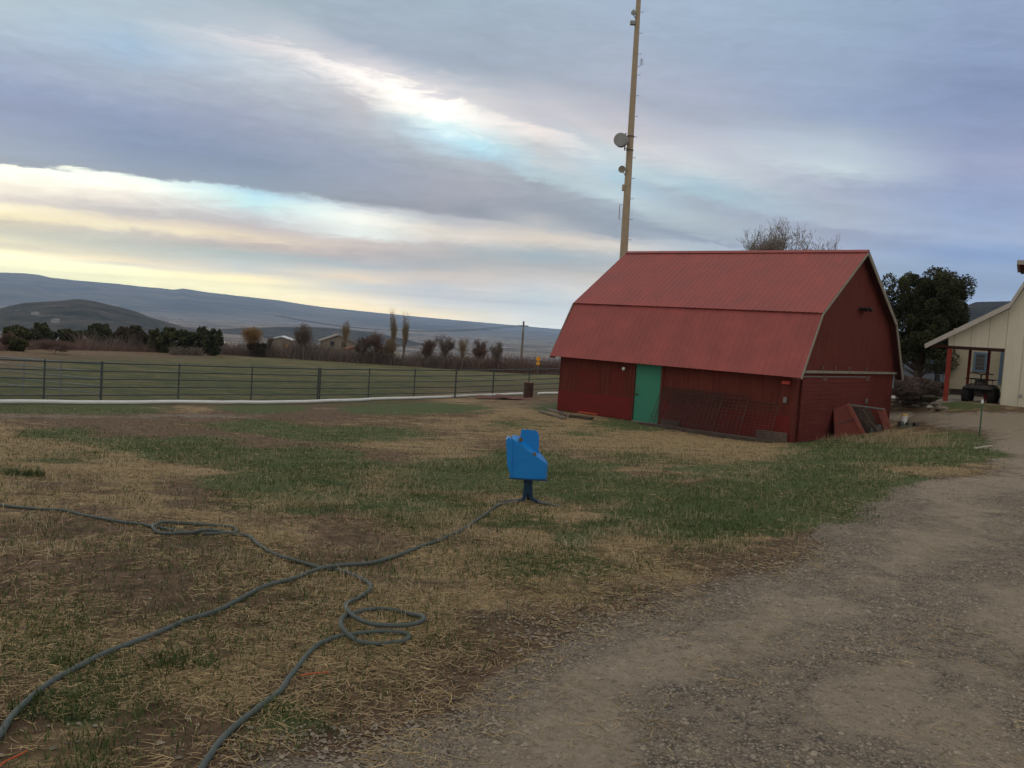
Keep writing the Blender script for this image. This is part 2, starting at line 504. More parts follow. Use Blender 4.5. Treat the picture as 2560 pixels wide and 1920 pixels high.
class MB:
    """collects simple solids; build() links them as ONE mesh object"""
    def __init__(s):
        s.v, s.f = [], []

    def add(s, vs, fs):
        b = len(s.v)
        s.v += [tuple(map(float, p)) for p in vs]
        s.f += [tuple(i + b for i in f) for f in fs]
        return s

    def box(s, x0, x1, y0, y1, z0, z1):
        vs = [(x, y, z) for z in (z0, z1) for y in (y0, y1) for x in (x0, x1)]
        return s.add(vs, [(0, 2, 3, 1), (4, 5, 7, 6), (0, 1, 5, 4), (2, 6, 7, 3), (0, 4, 6, 2), (1, 3, 7, 5)])

    def hexa(s, pts):
        """8 points, bottom loop of 4 then top loop of 4"""
        return s.add(pts, [(3, 2, 1, 0), (4, 5, 6, 7), (0, 1, 5, 4), (1, 2, 6, 5), (2, 3, 7, 6), (3, 0, 4, 7)])

    def prism(s, poly, d):
        """planar polygon (3-D points) thickened by vector d"""
        n = len(poly)
        d = np.asarray(d, float)
        vs = [np.asarray(p, float) for p in poly] + [np.asarray(p, float) + d for p in poly]
        fs = [tuple(range(n - 1, -1, -1)), tuple(range(n, 2 * n))] + [(i, (i + 1) % n, n + (i + 1) % n, n + i) for i in range(n)]
        return s.add(vs, fs)

    def beam(s, a, b, w, h, up=(0, 0, 1)):
        a, b, up = np.asarray(a, float), np.asarray(b, float), np.asarray(up, float)
        t = (b - a) / np.linalg.norm(b - a)
        sd_ = np.cross(t, up)
        if np.linalg.norm(sd_) < 1e-4:
            sd_ = np.cross(t, (0, 1, 0))
        sd_ /= np.linalg.norm(sd_)
        u = np.cross(sd_, t)
        q = [(-w / 2, -h / 2), (w / 2, -h / 2), (w / 2, h / 2), (-w / 2, h / 2)]
        return s.hexa([a + sd_ * i + u * j for i, j in q] + [b + sd_ * i + u * j for i, j in q])

    def tube(s, pts, r, n=8, cap=True):
        P = [np.asarray(p, float) for p in pts]
        m = len(P)
        rr = r if hasattr(r, '__len__') else [r] * m
        b = len(s.v)
        prev = None
        for i, p in enumerate(P):
            t = P[min(i + 1, m - 1)] - P[max(i - 1, 0)]
            t = t / (np.linalg.norm(t) + 1e-12)
            if prev is None:
                ref = np.array([0, 0, 1.0]) if abs(t[2]) < 0.9 else np.array([1.0, 0, 0])
                u = np.cross(t, ref)
            else:
                u = prev - t * np.dot(prev, t)
            u /= np.linalg.norm(u) + 1e-12
            prev = u
            w = np.cross(t, u)
            for k in range(n):
                a = 2 * math.pi * k / n
                s.v.append(tuple(p + rr[i] * (u * math.cos(a) + w * math.sin(a))))
        for i in range(m - 1):
            for k in range(n):
                s.f.append((b + i * n + k, b + i * n + (k + 1) % n, b + (i + 1) * n + (k + 1) % n, b + (i + 1) * n + k))
        if cap:
            s.f.append(tuple(b + k for k in range(n - 1, -1, -1)))
            s.f.append(tuple(b + (m - 1) * n + k for k in range(n)))
        return s

    def lathe(s, c, prof, axis=(0, 0, 1), n=20):
        """prof: (radius, along) pairs"""
        ax = np.asarray(axis, float)
        ax /= np.linalg.norm(ax)
        c = np.asarray(c, float)
        u = np.cross(ax, (0, 0, 1) if abs(ax[2]) < .9 else (1, 0, 0))
        u /= np.linalg.norm(u)
        w = np.cross(ax, u)
        b = len(s.v)
        for (r, h) in prof:
            for k in range(n):
                a = 2 * math.pi * k / n
                s.v.append(tuple(c + ax * h + r * (u * math.cos(a) + w * math.sin(a))))
        for i in range(len(prof) - 1):
            for k in range(n):
                s.f.append((b + i * n + k, b + i * n + (k + 1) % n, b + (i + 1) * n + (k + 1) % n, b + (i + 1) * n + k))
        s.f.append(tuple(b + k for k in range(n - 1, -1, -1)))
        s.f.append(tuple(b + (len(prof) - 1) * n + k for k in range(n)))
        return s

    def build(s, name, mat, parent=None, bevel=0, sm=False, recalc=True):
        me = bpy.data.meshes.new(name)
        me.from_pydata(s.v, [], s.f)
        me.update()
        if recalc:
            import bmesh
            bm = bmesh.new()
            bm.from_mesh(me)
            bmesh.ops.recalc_face_normals(bm, faces=bm.faces)
            bm.to_mesh(me)
            bm.free()
        o = bpy.data.objects.new(name, me)
        COL.objects.link(o)
        me.materials.append(mat)
        if parent:
            o.parent = parent
        if bevel:
            bv = o.modifiers.new('bevel', 'BEVEL')
            bv.width = bevel
            bv.segments = 2
            bv.limit_method = 'ANGLE'
        if sm:
            me.polygons.foreach_set('use_smooth', np.ones(len(me.polygons), bool))
            try:
                me.set_sharp_from_angle(angle=math.radians(40))
            except Exception:
                pass
        return o


def tag(o, label=None, cat=None, group=None, kind=None):
    if label:
        o['label'] = label
    if cat:
        o['category'] = cat
    if group:
        o['group'] = group
    if kind:
        o['kind'] = kind
    return o


def empty(name, loc, rz=0.0, label=None, cat=None, group=None):
    o = bpy.data.objects.new(name, None)
    COL.objects.link(o)
    o.location = loc
    o.rotation_euler = (0, 0, rz)
    o.empty_display_size = 0.3
    return tag(o, label, cat, group)


def copy_tree(o, parent=None):
    c = o.copy()
    COL.objects.link(c)
    c.parent = parent
    for ch in list(o.children):
        copy_tree(ch, c)
    return c


def mat(name, c1, c2=None, scale=4.0, rough=0.8, bump=0.0, bscale=None, metal=0.0, stretch=(1, 1, 1), spots=None, spec=0.3, detail=6.0):
    """Principled surface whose colour wanders between c1 and c2; spots=(colour, scale, threshold) adds dirt or rust"""
    m = bpy.data.materials.new(name)
    m.use_nodes = True
    T = NT(m.node_tree)
    tc = T.n('ShaderNodeTexCoord')
    vec = T.mapping(tc.outputs['Object'], stretch)
    bs = T.n('ShaderNodeBsdfPrincipled')
    c2 = c2 or tuple(x * 0.75 for x in c1)
    n = T.noise(vec, scale, detail, 0.6, 0.3)
    f = T.mr(n, 0.32, 0.68)
    col = T.mix(f, c4(c1), c4(c2))
    if spots:
        sn = T.noise(vec, spots[1], 6.0, 0.65, 0.2)
        col = T.mix(T.mr(sn, spots[2], spots[2] + 0.08), col, c4(spots[0]))
    T.l(col, bs.inputs['Base Color'])
    T.val(bs.inputs['Roughness'], T.mr(n, 0.3, 0.7, max(rough - 0.08, 0.05), min(rough + 0.08, 1)))
    bs.inputs['Metallic'].default_value = metal
    bs.inputs['Specular IOR Level'].default_value = spec
    if bump:
        bn = T.n('ShaderNodeBump')
        bn.inputs['Strength'].default_value = 0.6
        bn.inputs['Distance'].default_value = bump
        T.l(T.noise(vec, bscale or scale * 4, 5.0, 0.6), bn.inputs['Height'])
        T.l(bn.outputs[0], bs.inputs['Normal'])
    out = T.n('ShaderNodeOutputMaterial')
    T.l(bs.outputs[0], out.inputs[0])
    return m


def ground_material(name='ground_soil'):
    m = bpy.data.materials.new(name)
    m.use_nodes = True
    T = NT(m.node_tree)
    geo = T.n('ShaderNodeNewGeometry')
    pos = geo.outputs['Position']
    a1 = T.n('ShaderNodeAttribute', attribute_name='cover')       # green, straw, gravel
    a2 = T.n('ShaderNodeAttribute', attribute_name='cover2')      # packed, pasture, far
    s1 = T.n('ShaderNodeSeparateColor')
    T.l(a1.outputs['Color'], s1.inputs[0])
    s2 = T.n('ShaderNodeSeparateColor')
    T.l(a2.outputs['Color'], s2.inputs[0])
    nz_f = T.noise(pos, 9.0, 8.0, 0.7, 0.2)
    nz_m = T.noise(pos, 1.9, 7.0, 0.62, 0.6)
    nz_l = T.noise(pos, 0.35, 5.0, 0.6, 0.4)
    nz_s = T.noise(T.mapping(pos, (.75, 1.5, 1), (0, 0, .25)), 1.0, 7.0, 0.66, 0.8)
    nz_mix = T.m('ADD', T.m('MULTIPLY', nz_m, .45), T.m('MULTIPLY', nz_s, .55))
    fib = T.noise(T.mapping(pos, (14, 34, 20), (0, 0, .5)), 1.0, 6.0, 0.75, 1.2)
    fib2 = T.noise(T.mapping(pos, (30, 12, 20), (0, 0, .2)), 1.0, 6.0, 0.75, 1.2)
    fm = T.mix(0.5, fib, fib2)
    dirt = T.mix(T.mr(nz_f, .35, .65), c4((.078, .049, .033)), c4((.185, .122, .082)))
    straw = T.mix(T.mr(fm, .40, .60), c4((.135, .094, .052)), c4((.48, .355, .195)))
    green = T.mix(T.mr(fm, .38, .62), c4((.036, .062, .022)), c4((.125, .155, .062)))
    vor = T.n('ShaderNodeTexVoronoi', feature='F1')
    T.l(pos, vor.inputs['Vector'])
    vor.inputs['Scale'].default_value = 62.0
    vs = T.n('ShaderNodeSeparateColor')
    T.l(vor.outputs['Color'], vs.inputs[0])
    stone = T.mix(vs.outputs[0], c4((.16, .138, .118)), c4((.43, .365, .295)))
    edge = T.mr(vor.outputs['Distance'], .25, .62, 1.0, .45)
    ecol = T.n('ShaderNodeCombineColor')
    for q in ecol.inputs[:3]:
        T.l(edge, q)
    gravel = T.mix(1.0, stone, ecol.outputs[0], 'MULTIPLY')
    gravel = T.mix(T.mr(nz_f, .45, .62), gravel, c4((.275, .225, .175)))
    packed = T.mix(T.mr(nz_f, .3, .7), c4((.30, .246, .188)), c4((.40, .335, .262)))

    def wgt(src, n, lo, hi, amp):
        return T.mr(T.m('ADD', src, T.m('MULTIPLY', T.m('SUBTRACT', n, 0.5), amp)), lo, hi, smooth=True)
    col = dirt
    col = T.mix(T.m('MULTIPLY', wgt(s1.outputs[1], nz_mix, .36, .74, 2.8), 0.88), col, straw)
    col = T.mix(T.m('MULTIPLY', wgt(s1.outputs[0], nz_mix, .26, .50, -1.5), 0.94), col, green)
    col = T.mix(wgt(s1.outputs[2], nz_m, .36, .62, 0.9), col, gravel)
    col = T.mix(T.m('MULTIPLY', wgt(s2.outputs[0], nz_m, .36, .80, 1.6), .8), col, packed)
    nz_p = T.noise(T.mapping(pos, (.09, .30, 1), (0, 0, .1)), 1.0, 8.0, 0.7, 0.5)
    pas = T.mix(T.mr(nz_mix, .42, .60), c4((.042, .058, .022)), c4((.145, .125, .058)))
    yfar = T.n('ShaderNodeSeparateXYZ')
    T.l(pos, yfar.inputs[0])
    pas = T.mix(T.m('MULTIPLY', T.mr(T.m('ADD', nz_p, T.mr(yfar.outputs[1], 45.0, 120.0, -.10, .14)), .44, .62), .8), pas, c4((.19, .155, .08)))
    pas = T.mix(T.m('MULTIPLY', T.mr(nz_l, .46, .62), .75), pas, c4((.042, .064, .024)))
    col = T.mix(s2.outputs[1], col, pas)
    # valley floor: fields, brush and bare ground
    v1 = T.noise(T.mapping(pos, (.0028, .0011, 1)), 1.0, 9.0, 0.68, 0.6)
    v2 = T.noise(T.mapping(pos, (.013, .0045, 1), loc=(9, 4, 0)), 1.0, 7.0, 0.65, 0.4)
    far = T.mix(T.mr(v1, .42, .56), c4((.020, .024, .026)), c4((.30, .245, .205)))
    far = T.mix(T.mr(v2, .55, .66), far, c4((.44, .38, .30)))
    far = T.mix(T.mr(v2, .42, .30), far, c4((.022, .028, .024)))
    col = T.mix(s2.outputs[2], col, far)
    bs = T.n('ShaderNodeBsdfPrincipled')
    T.l(col, bs.inputs['Base Color'])
    bs.inputs['Roughness'].default_value = 0.95
    bs.inputs['Specular IOR Level'].default_value = 0.12
    hgt = T.m('ADD', T.m('MULTIPLY', fm, 0.6), T.m('MULTIPLY', nz_f, 0.8))
    hgt = T.m('ADD', hgt, T.m('MULTIPLY', T.m('MULTIPLY', edge, s1.outputs[2]), 0.5))
    bn = T.n('ShaderNodeBump')
    bn.inputs['Strength'].default_value = 0.9
    bn.inputs['Distance'].default_value = 0.035
    T.l(hgt, bn.inputs['Height'])
    T.l(bn.outputs[0], bs.inputs['Normal'])
    out = T.n('ShaderNodeOutputMaterial')
    T.l(bs.outputs[0], out.inputs[0])
    return m


M_GROUND = ground_material()


def polar_mesh(name, az, r, zf, m, attrs_f=None, closed=False):
    A, R = np.meshgrid(np.radians(az), r)
    x, y = R * np.sin(A), R * np.cos(A)
    z = zf(x, y)
    V = np.stack([x, y, z], -1).reshape(-1, 3)
    nr, na = len(r), len(az)
    i = np.arange(nr - 1)[:, None] * na
    j = np.arange(na if closed else na - 1)[None, :]
    j2 = (j + 1) % na
    F = np.stack([i + j + 0 * i, i + na + j, i + na + j2, i + j2 + 0 * i], -1).reshape(-1, 4)
    F = F[:, ::-1]
    F = F[:, [0, 1, 2, 3]]
    at = attrs_f(V[:, 0], V[:, 1], V[:, 2]) if attrs_f else None
    return mesh_np(name, V, F, m, True, at)


def ground_attrs(x, y, z):
    w = cover(x, y, z)
    r = np.hypot(x, y)
    az = np.degrees(np.arctan2(x, y))
    far = smooth(r, 120, 165)
    return {'cover': w[:, :3].clip(0, 1), 'cover2': np.stack([w[:, 3], w[:, 4], far], -1).clip(0, 1)}


az_list = np.concatenate([np.arange(-180, -37, 3.0), np.arange(-36, 36.01, 0.13), np.arange(39, 179, 3.0)])
r_list = np.concatenate([[0.02, 0.5, 1.0], 1.4 * 1.0125 ** np.arange(int(math.log(180 / 1.4) / math.log(1.0125))), 185 * 1.06 ** np.arange(77)])
ground = tag(polar_mesh('ground', az_list, r_list, height, M_GROUND, ground_attrs, True), kind='structure')


# the driveway: one sheet on the packed gravel, same stones as the ground it fades into
def driveway():
    az = az_list[(az_list > -45) & (az_list < 75)]
    r = r_list[(r_list > 1.2) & (r_list < 42)]
    A, R = np.meshgrid(np.radians(az), r)
    x, y = R * np.sin(A), R * np.cos(A)
    z = height(x, y) + 0.004
    w = cover(x.ravel(), y.ravel(), z.ravel()).reshape(x.shape + (5,))
    keep = w[..., 2] > 0.62
    V = np.stack([x, y, z], -1).reshape(-1, 3)
    na = len(az)
    q = keep[:-1, :-1] & keep[1:, :-1] & keep[:-1, 1:] & keep[1:, 1:]
    i, j = np.nonzero(q)
    F = np.stack([i * na + j, (i + 1) * na + j, (i + 1) * na + j + 1, i * na + j + 1], -1)[:, ::-1]
    used, inv = np.unique(F, return_inverse=True)
    V = V[used]
    F = inv.reshape(F.shape)
    o = mesh_np('driveway', V, F, M_GROUND, True, ground_attrs(V[:, 0], V[:, 1], V[:, 2]))
    return tag(o, kind='structure')


driveway()


# ------------------------------------------------------------------ far land
def far_mat(name, ca, cb, cc, sx, sy, lo=.4, hi=.6):
    m = bpy.data.materials.new(name)
    m.use_nodes = True
    T = NT(m.node_tree)
    geo = T.n('ShaderNodeNewGeometry')
    pos = geo.outputs['Position']
    v1 = T.noise(T.mapping(pos, (sx, sy, sy * 3)), 1.0, 9.0, 0.66, 0.5)
    v2 = T.noise(T.mapping(pos, (sx * 4, sy * 4, sy * 8), loc=(3, 8, 1)), 1.0, 8.0, 0.7, 0.3)
    col = T.mix(T.mr(v1, lo, hi), c4(ca), c4(cb))
    col = T.mix(T.mr(v2, .55, .72), col, c4(cc))
    bs = T.n('ShaderNodeBsdfPrincipled')
    T.l(col, bs.inputs['Base Color'])
    bs.inputs['Roughness'].default_value = 1.0
    bs.inputs['Specular IOR Level'].default_value = 0.05
    out = T.n('ShaderNodeOutputMaterial')
    T.l(bs.outputs[0], out.inputs[0])
    return m


def ridge(name, pts, r0, r1, r2, m, rough=60.0, seed=5, ext=(0, 0), base=0.0, n=120, power=0.8, gully=1.0):
    """a range of hills: crest line measured as photo points, standing between distances r0 (foot) and r2 (back)"""
    ae = [azel(*p) for p in pts]
    xs = np.array([a for a, _ in ae])
    es = np.array([e for _, e in ae])
    az = np.arange(xs[0] - ext[0], xs[-1] + ext[1], 0.1)
    r = np.concatenate([np.linspace(r0, r1, n), np.linspace(r1, r2, 14)[1:]])

    def zf(x, y):
        a = np.degrees(np.arctan2(x, y))
        rr = np.hypot(x, y)
        top = 1.6 + r1 * np.tan(np.radians(np.interp(a, xs, es)))
        bot = height(x, y, False) - 2 - base
        t = np.clip((rr - r0) / (r1 - r0), 0, 1)
        k = t ** power
        k = k * (1 + gully * 0.5 * t * (1 - t) * 4 * fbm(x / (r1 * .04), y / (r1 * .07), 4, seed))
        z = bot + (top - bot) * k + (fbm(x / (r1 * .02), y / (r1 * .02), 4, seed + 9)) * rough * t * (1 - t * .93)
        back = np.clip((rr - r1) / (r2 - r1), 0, 1)
        z = np.where(rr > r1, top + (bot - top) * back ** 1.5, z)
        if ext != (0, 0):
            e_ = smooth(a, xs[0] - ext[0], xs[0]) if ext[0] else 1.0
            f_ = smooth(a, xs[-1] + ext[1], xs[-1]) if ext[1] else 1.0
            z = bot + (z - bot) * e_ * f_
        return z
    return tag(polar_mesh(name, az, r, zf, m), kind='structure')


M_MESA = far_mat('mesa_slope', (.022, .034, .055), (.18, .165, .16), (.36, .32, .29), .0007, .0012)
M_FAR = far_mat('plateau_slope', (.09, .10, .11), (.13, .13, .135), (.11, .11, .12), .0002, .001)
M_HILL = far_mat('hill_scrub', (.020, .026, .018), (.075, .060, .045), (.17, .14, .10), .010, .014, .44, .60)
ridge('mesa', [(-900, 668), (-300, 676), (0, 681), (60, 683), (98, 687), (127, 694), (180, 700), (253, 706), (300, 710), (348, 716), (400, 720), (433, 724), (459, 721), (506, 729), (600, 740), (700, 751), (760, 761), (831, 771), (962, 787),
                (1052, 800), (1124, 806), (1164, 804), (1215, 814), (1262, 825), (1341, 827), (1400, 835), (1700, 870), (2100, 900)], 8200, 12500, 15000, M_MESA, 70, 5)
ridge('plateau', [(700, 756), (831, 770), (907, 778), (1070, 794), (1251, 810), (1400, 823), (1700, 850), (2100, 885)], 15600, 16300, 17000, M_FAR, 40, 23)
ridge('hill', [(-60, 790), (20, 766), (60, 757), (130, 753), (160, 752), (185, 748), (205, 748), (235, 753), (270, 761), (300, 768), (340, 779), (380, 795), (420, 806), (470, 822)], 1700, 2300, 2900, M_HILL, 34, 41, ext=(2, 1.2), base=6, n=60, power=.7, gully=.6)
ridge('ridge', [(560, 822), (700, 817), (790, 818), (850, 822), (930, 830), (1000, 845), (1060, 860)], 2600, 3000, 3400, M_HILL, 12, 71, ext=(1, 1), n=40, base=4)
M_HILL2 = far_mat('hillside_scrub', (.022, .026, .030), (.05, .045, .043), (.03, .034, .03), .008, .012)
ridge('hillside', [(2050, 905), (2200, 860), (2330, 812), (2380, 790), (2410, 765), (2440, 755), (2530, 753), (2700, 750), (3000, 800), (3400, 860)], 700, 1500, 2100, M_HILL2, 20, 51, ext=(3, 3), n=60)


# ------------------------------------------------------------------ materials of the built things
def siding(name, c1, c2, groove=0.2, axis=0, streak=True, rough=0.85):
    """painted board siding: real groove bump each `groove` metres along axis, faded streaks"""
    m = bpy.data.materials.new(name)
    m.use_nodes = True
    T = NT(m.node_tree)
    tc = T.n('ShaderNodeTexCoord')
    ob = tc.outputs['Object']
    sep = T.n('ShaderNodeSeparateXYZ')
    T.l(ob, sep.inputs[0])
    s = sep.outputs[axis]
    fr = T.m('FRACT', T.m('DIVIDE', s, groove))
    g = T.m('ABSOLUTE', T.m('SUBTRACT', fr, 0.5))
    line = T.mr(g, 0.455, 0.49)
    stretch = [9, 9, 9]
    stretch[2 if axis != 2 else 0] = 0.8
    n1 = T.noise(T.mapping(ob, tuple(stretch)), 1.0, 6.0, 0.65, 0.3)
    n2 = T.noise(ob, 0.9, 5.0, 0.6, 0.4)
    col = T.mix(T.mr(T.m('ADD', T.m('MULTIPLY', n1, .6), T.m('MULTIPLY', n2, .4)), .38, .62), c4(c1), c4(c2))
    col = T.mix(T.m('MULTIPLY', line, 0.45), col, c4(tuple(x * .45 for x in c1)))
    bs = T.n('ShaderNodeBsdfPrincipled')
    T.l(col, bs.inputs['Base Color'])
    bs.inputs['Roughness'].default_value = rough
    bs.inputs['Specular IOR Level'].default_value = 0.2
    bn = T.n('ShaderNodeBump')
    bn.inputs['Strength'].default_value = 0.8
    bn.inputs['Distance'].default_value = 0.012
    T.l(T.m('SUBTRACT', T.m('MULTIPLY', n1, 0.25), line), bn.inputs['Height'])
    T.l(bn.outputs[0], bs.inputs['Normal'])
    out = T.n('ShaderNodeOutputMaterial')
    T.l(bs.outputs[0], out.inputs[0])
    return m


M_BARN = siding('barn_board', (.098, .021, .015), (.150, .034, .024), .2, 1)
M_BARNG = siding('barn_gable_board', (.105, .022, .017), (.150, .034, .026), .2, 0)
M_BARNH = siding('sliding_door_board', (.115, .022, .019), (.155, .035, .030), .14, 2)
M_SKIRT = mat('skirt_paint', (.175, .012, .012), (.13, .018, .013), 2.2, .8, spots=((.13, .035, .025), 5, .66))
M_ROOF = mat('roof_paint', (.255, .058, .055), (.345, .078, .072), 1.2, .55, spec=.35, detail=3)
M_TRIMG = mat('weathered_fascia', (.21, .19, .155), (.30, .27, .225), 3, .8)
M_REDTRIM = mat('red_trim', (.13, .024, .018), (.10, .021, .016), 4, .8)
M_DOOR = mat('green_door_paint', (.042, .215, .145), (.052, .255, .172), 2.5, .7)
M_STEEL = mat('galvanised_steel', (.17, .17, .165), (.25, .24, .23), 12, .5, metal=.4)
M_DARKSTEEL = mat('dark_fence_steel', (.055, .066, .066), (.10, .112, .11), 8, .55, metal=.3)
M_CONC = mat('concrete', (.25, .22, .185), (.34, .30, .26), 5, .9, bump=.01)
M_BLACK = mat('black_plastic', (.012, .012, .013), (.02, .02, .02), 8, .5)
M_WOODGREY = mat('weathered_wood', (.12, .10, .085), (.24, .205, .17), 3, .9, stretch=(1, 8, 8))
M_DARKWOOD = mat('dark_timber', (.05, .035, .032), (.10, .075, .065), 3, .9)
M_MAST = mat('mast_paint', (.43, .345, .25), (.36, .285, .205), 3, .7, spots=((.22, .14, .085), 3, .68))
M_WHITE = mat('white_plastic', (.80, .81, .82), (.70, .71, .72), 3, .5)
M_GREYDISH = mat('grey_radome', (.33, .34, .35), (.27, .28, .29), 5, .6)
M_BLUE = mat('blue_enamel', (.002, .185, .56), (.003, .215, .62), 6, .45, spots=((.004, .14, .42), 12, .66), spec=.4)
M_BLUEDK = mat('dark_blue_steel', (.010, .040, .085), (.018, .055, .11), 10, .55)
M_BRASS = mat('dull_brass', (.16, .12, .055), (.10, .075, .04), 20, .5, metal=.5)
M_HOSE = mat('hose_rubber', (.062, .080, .080), (.10, .118, .115), 30, .7, bump=.003, bscale=90, spots=((.14, .115, .09), 9, .62))
M_RUST = mat('rusty_sheet', (.11, .045, .032), (.17, .075, .055), 3, .9, bump=.01)
M_CREAM = siding('cream_board', (.60, .56, .45), (.68, .64, .53), .6, 0)
M_CREAMSID = siding('cream_lap_siding', (.58, .53, .40), (.66, .61, .47), .11, 2)
M_PALETRIM = mat('pale_fascia', (.50, .47, .43), (.42, .39, .36), 3, .8)
M_BLUEFR = mat('blue_frame_paint', (.14, .24, .36), (.18, .29, .41), 5, .7)
M_POSTRED = mat('red_post_paint', (.30, .040, .026), (.24, .034, .022), 4, .7)
M_GLASS = mat('dark_glass', (.03, .035, .04), (.045, .05, .055), 5, .15, spec=.6)
M_TYRE = mat('tyre_rubber', (.012, .012, .012), (.02, .019, .018), 15, .85)
M_PINKPAINT = mat('faded_red_board', (.48, .18, .15), (.36, .12, .10), 6, .85)
M_YELLOW = mat('yellow_sign_face', (.85, .36, .015), (.80, .33, .012), 4, .5)
M_GREENPOST = mat('green_post_paint', (.04, .10, .06), (.05, .12, .07), 6, .7)


# ------------------------------------------------------------------ the red barn
BARN = empty('barn', (9.26, 30.0, -1.564), math.radians(48.851), 'dark red gambrel barn with ribbed red metal roof and green side door', 'barn')
BL, BW, HE, HO, HK, IK, HR, OV = 9.828, 8.916, 2.152, 0.365, 4.326, 1.009, 6.714, 0.27
BC = np.array([9.26, 30.0, -1.564])
_a = math.radians(48.851)
BX = np.array([math.cos(_a), math.sin(_a), 0])
BY = np.array([-math.sin(_a), math.cos(_a), 0])


def bw(x, y, z):
    return BC + BX * x + BY * y + np.array([0, 0, z])


def to_barn(P):
    d = np.asarray(P) - BC
    return np.array([d @ BX, d @ BY, d[2]])


def barn_px(u, v, axis, val):
    d = ray(u, v)
    nrm = [BX, BY, np.array([0, 0, 1.0])][axis]
    t = (BC @ nrm + val - EYE @ nrm) / (d @ nrm)
    return to_barn(EYE + d * t)


WH = HE + HO * (HK - HE) / (IK + HO)      # wall height where the lower roof crosses the wall
D0, D1 = 5.14, 6.26                        # green door


def gable_poly(y, drop=0.05):
    return [(0, y, 0), (BW, y, 0), (BW, y, WH - drop), (BW - IK, y, HK - drop), (BW / 2, y, HR - drop), (IK, y, HK - drop), (0, y, WH - drop)]


MB().box(0, .12, 0.12, D0, 0, WH - .06).box(0, .12, D1, BL - .12, 0, WH - .06).box(0, .12, D0, D1, 2.18, WH - .06).build('side_wall', M_BARN, BARN)
MB().box(BW - .12, BW, 0.12, BL - .12, 0, WH - .06).build('side_wall', M_BARN, BARN)
MB().prism(gable_poly(0), (0, .12, 0)).build('gable_wall', M_BARNG, BARN)
MB().prism(gable_poly(BL - .12), (0, .12, 0)).build('gable_wall', M_BARNG, BARN)
MB().box(-.02, 0, 0.02, D0 - .09, 0.03, .84).build('skirt_board', M_SKIRT, BARN)
MB().box(-.02, 0, D1 + .09, BL + .0, 0.03, .84).build('skirt_board', M_SKIRT, BARN)
MB().box(-.012, BW + .012, -.012, BL + .012, -.35, .0).build('foundation', M_CONC, BARN)
MB().box(-.032, .006, -.03, .11, .0, WH - .1).build('corner_board', M_REDTRIM, BARN)
MB().box(-.035, 0, D0 - .1, D0, 0, 2.25).box(-.035, 0, D1, D1 + .1, 0, 2.25).build('door_frame', M_REDTRIM, BARN)
dr = MB().box(.015, .06, D0 + .01, D1 - .01, .02, 2.17).build('door', M_DOOR, BARN)
MB().box(-.03, .014, D1 - .16, D1 - .08, .98, 1.04).box(-.055, -.03, D1 - .20, D1 - .06, 1.0, 1.03).build('handle', M_BRASS, dr, .004)
MB().box(-.012, .014, D1 - .14, D1 - .05, 1.28, 1.34).build('lock_plate', M_STEEL, dr, .003)
MB().box(-.012, .014, D1 - .19, D1 - .10, 1.14, 1.165).build('hasp', M_STEEL, dr, .003)
MB().box(-.05, .1, D0 - .02, D1 + .02, -.06, .018).build('door_sill', M_CONC, BARN)
# faded window-sized patch boards left of the door
MB().box(-.010, 0, 7.9, 8.9, .92, 1.72).build('patch_board', mat('patch_paint', (.115, .018, .013), (.15, .022, .016), 6, .9, stretch=(1, 5, .6)), BARN)
MB().box(-.010, 0, 6.75, 7.35, .92, 1.9).build('patch_board', bpy.data.materials['patch_paint'], BARN)
# lights and boxes on the long wall
p = barn_px(1560, 920, 0, -.05)
lb = MB().lathe((-.07, p[1], p[2]), [(.045, -.07), (.06, -.05), (.06, -.02)], n=14).build('lamp_holder', M_BLACK, BARN)
MB().lathe((-.07, p[1], p[2] + .03), [(.02, -.13), (.055, -.10), (.065, -.05), (.05, 0)], n=14).build('bulb', M_WHITE, lb)
p = barn_px(1967, 957, 0, -.05)
MB().box(-.16, -.0, p[1] - .13, p[1] + .13, p[2] - .05, p[2] + .06).build('wall_light', mat('bright_red_plastic', (.52, .06, .05), None, 5, .5), BARN, .015)
p = barn_px(1962, 1000, 0, -.05)
MB().box(-.055, 0, p[1] - .06, p[1] + .06, p[2] - .10, p[2] + .10).build('switch_box', M_STEEL, BARN, .008)


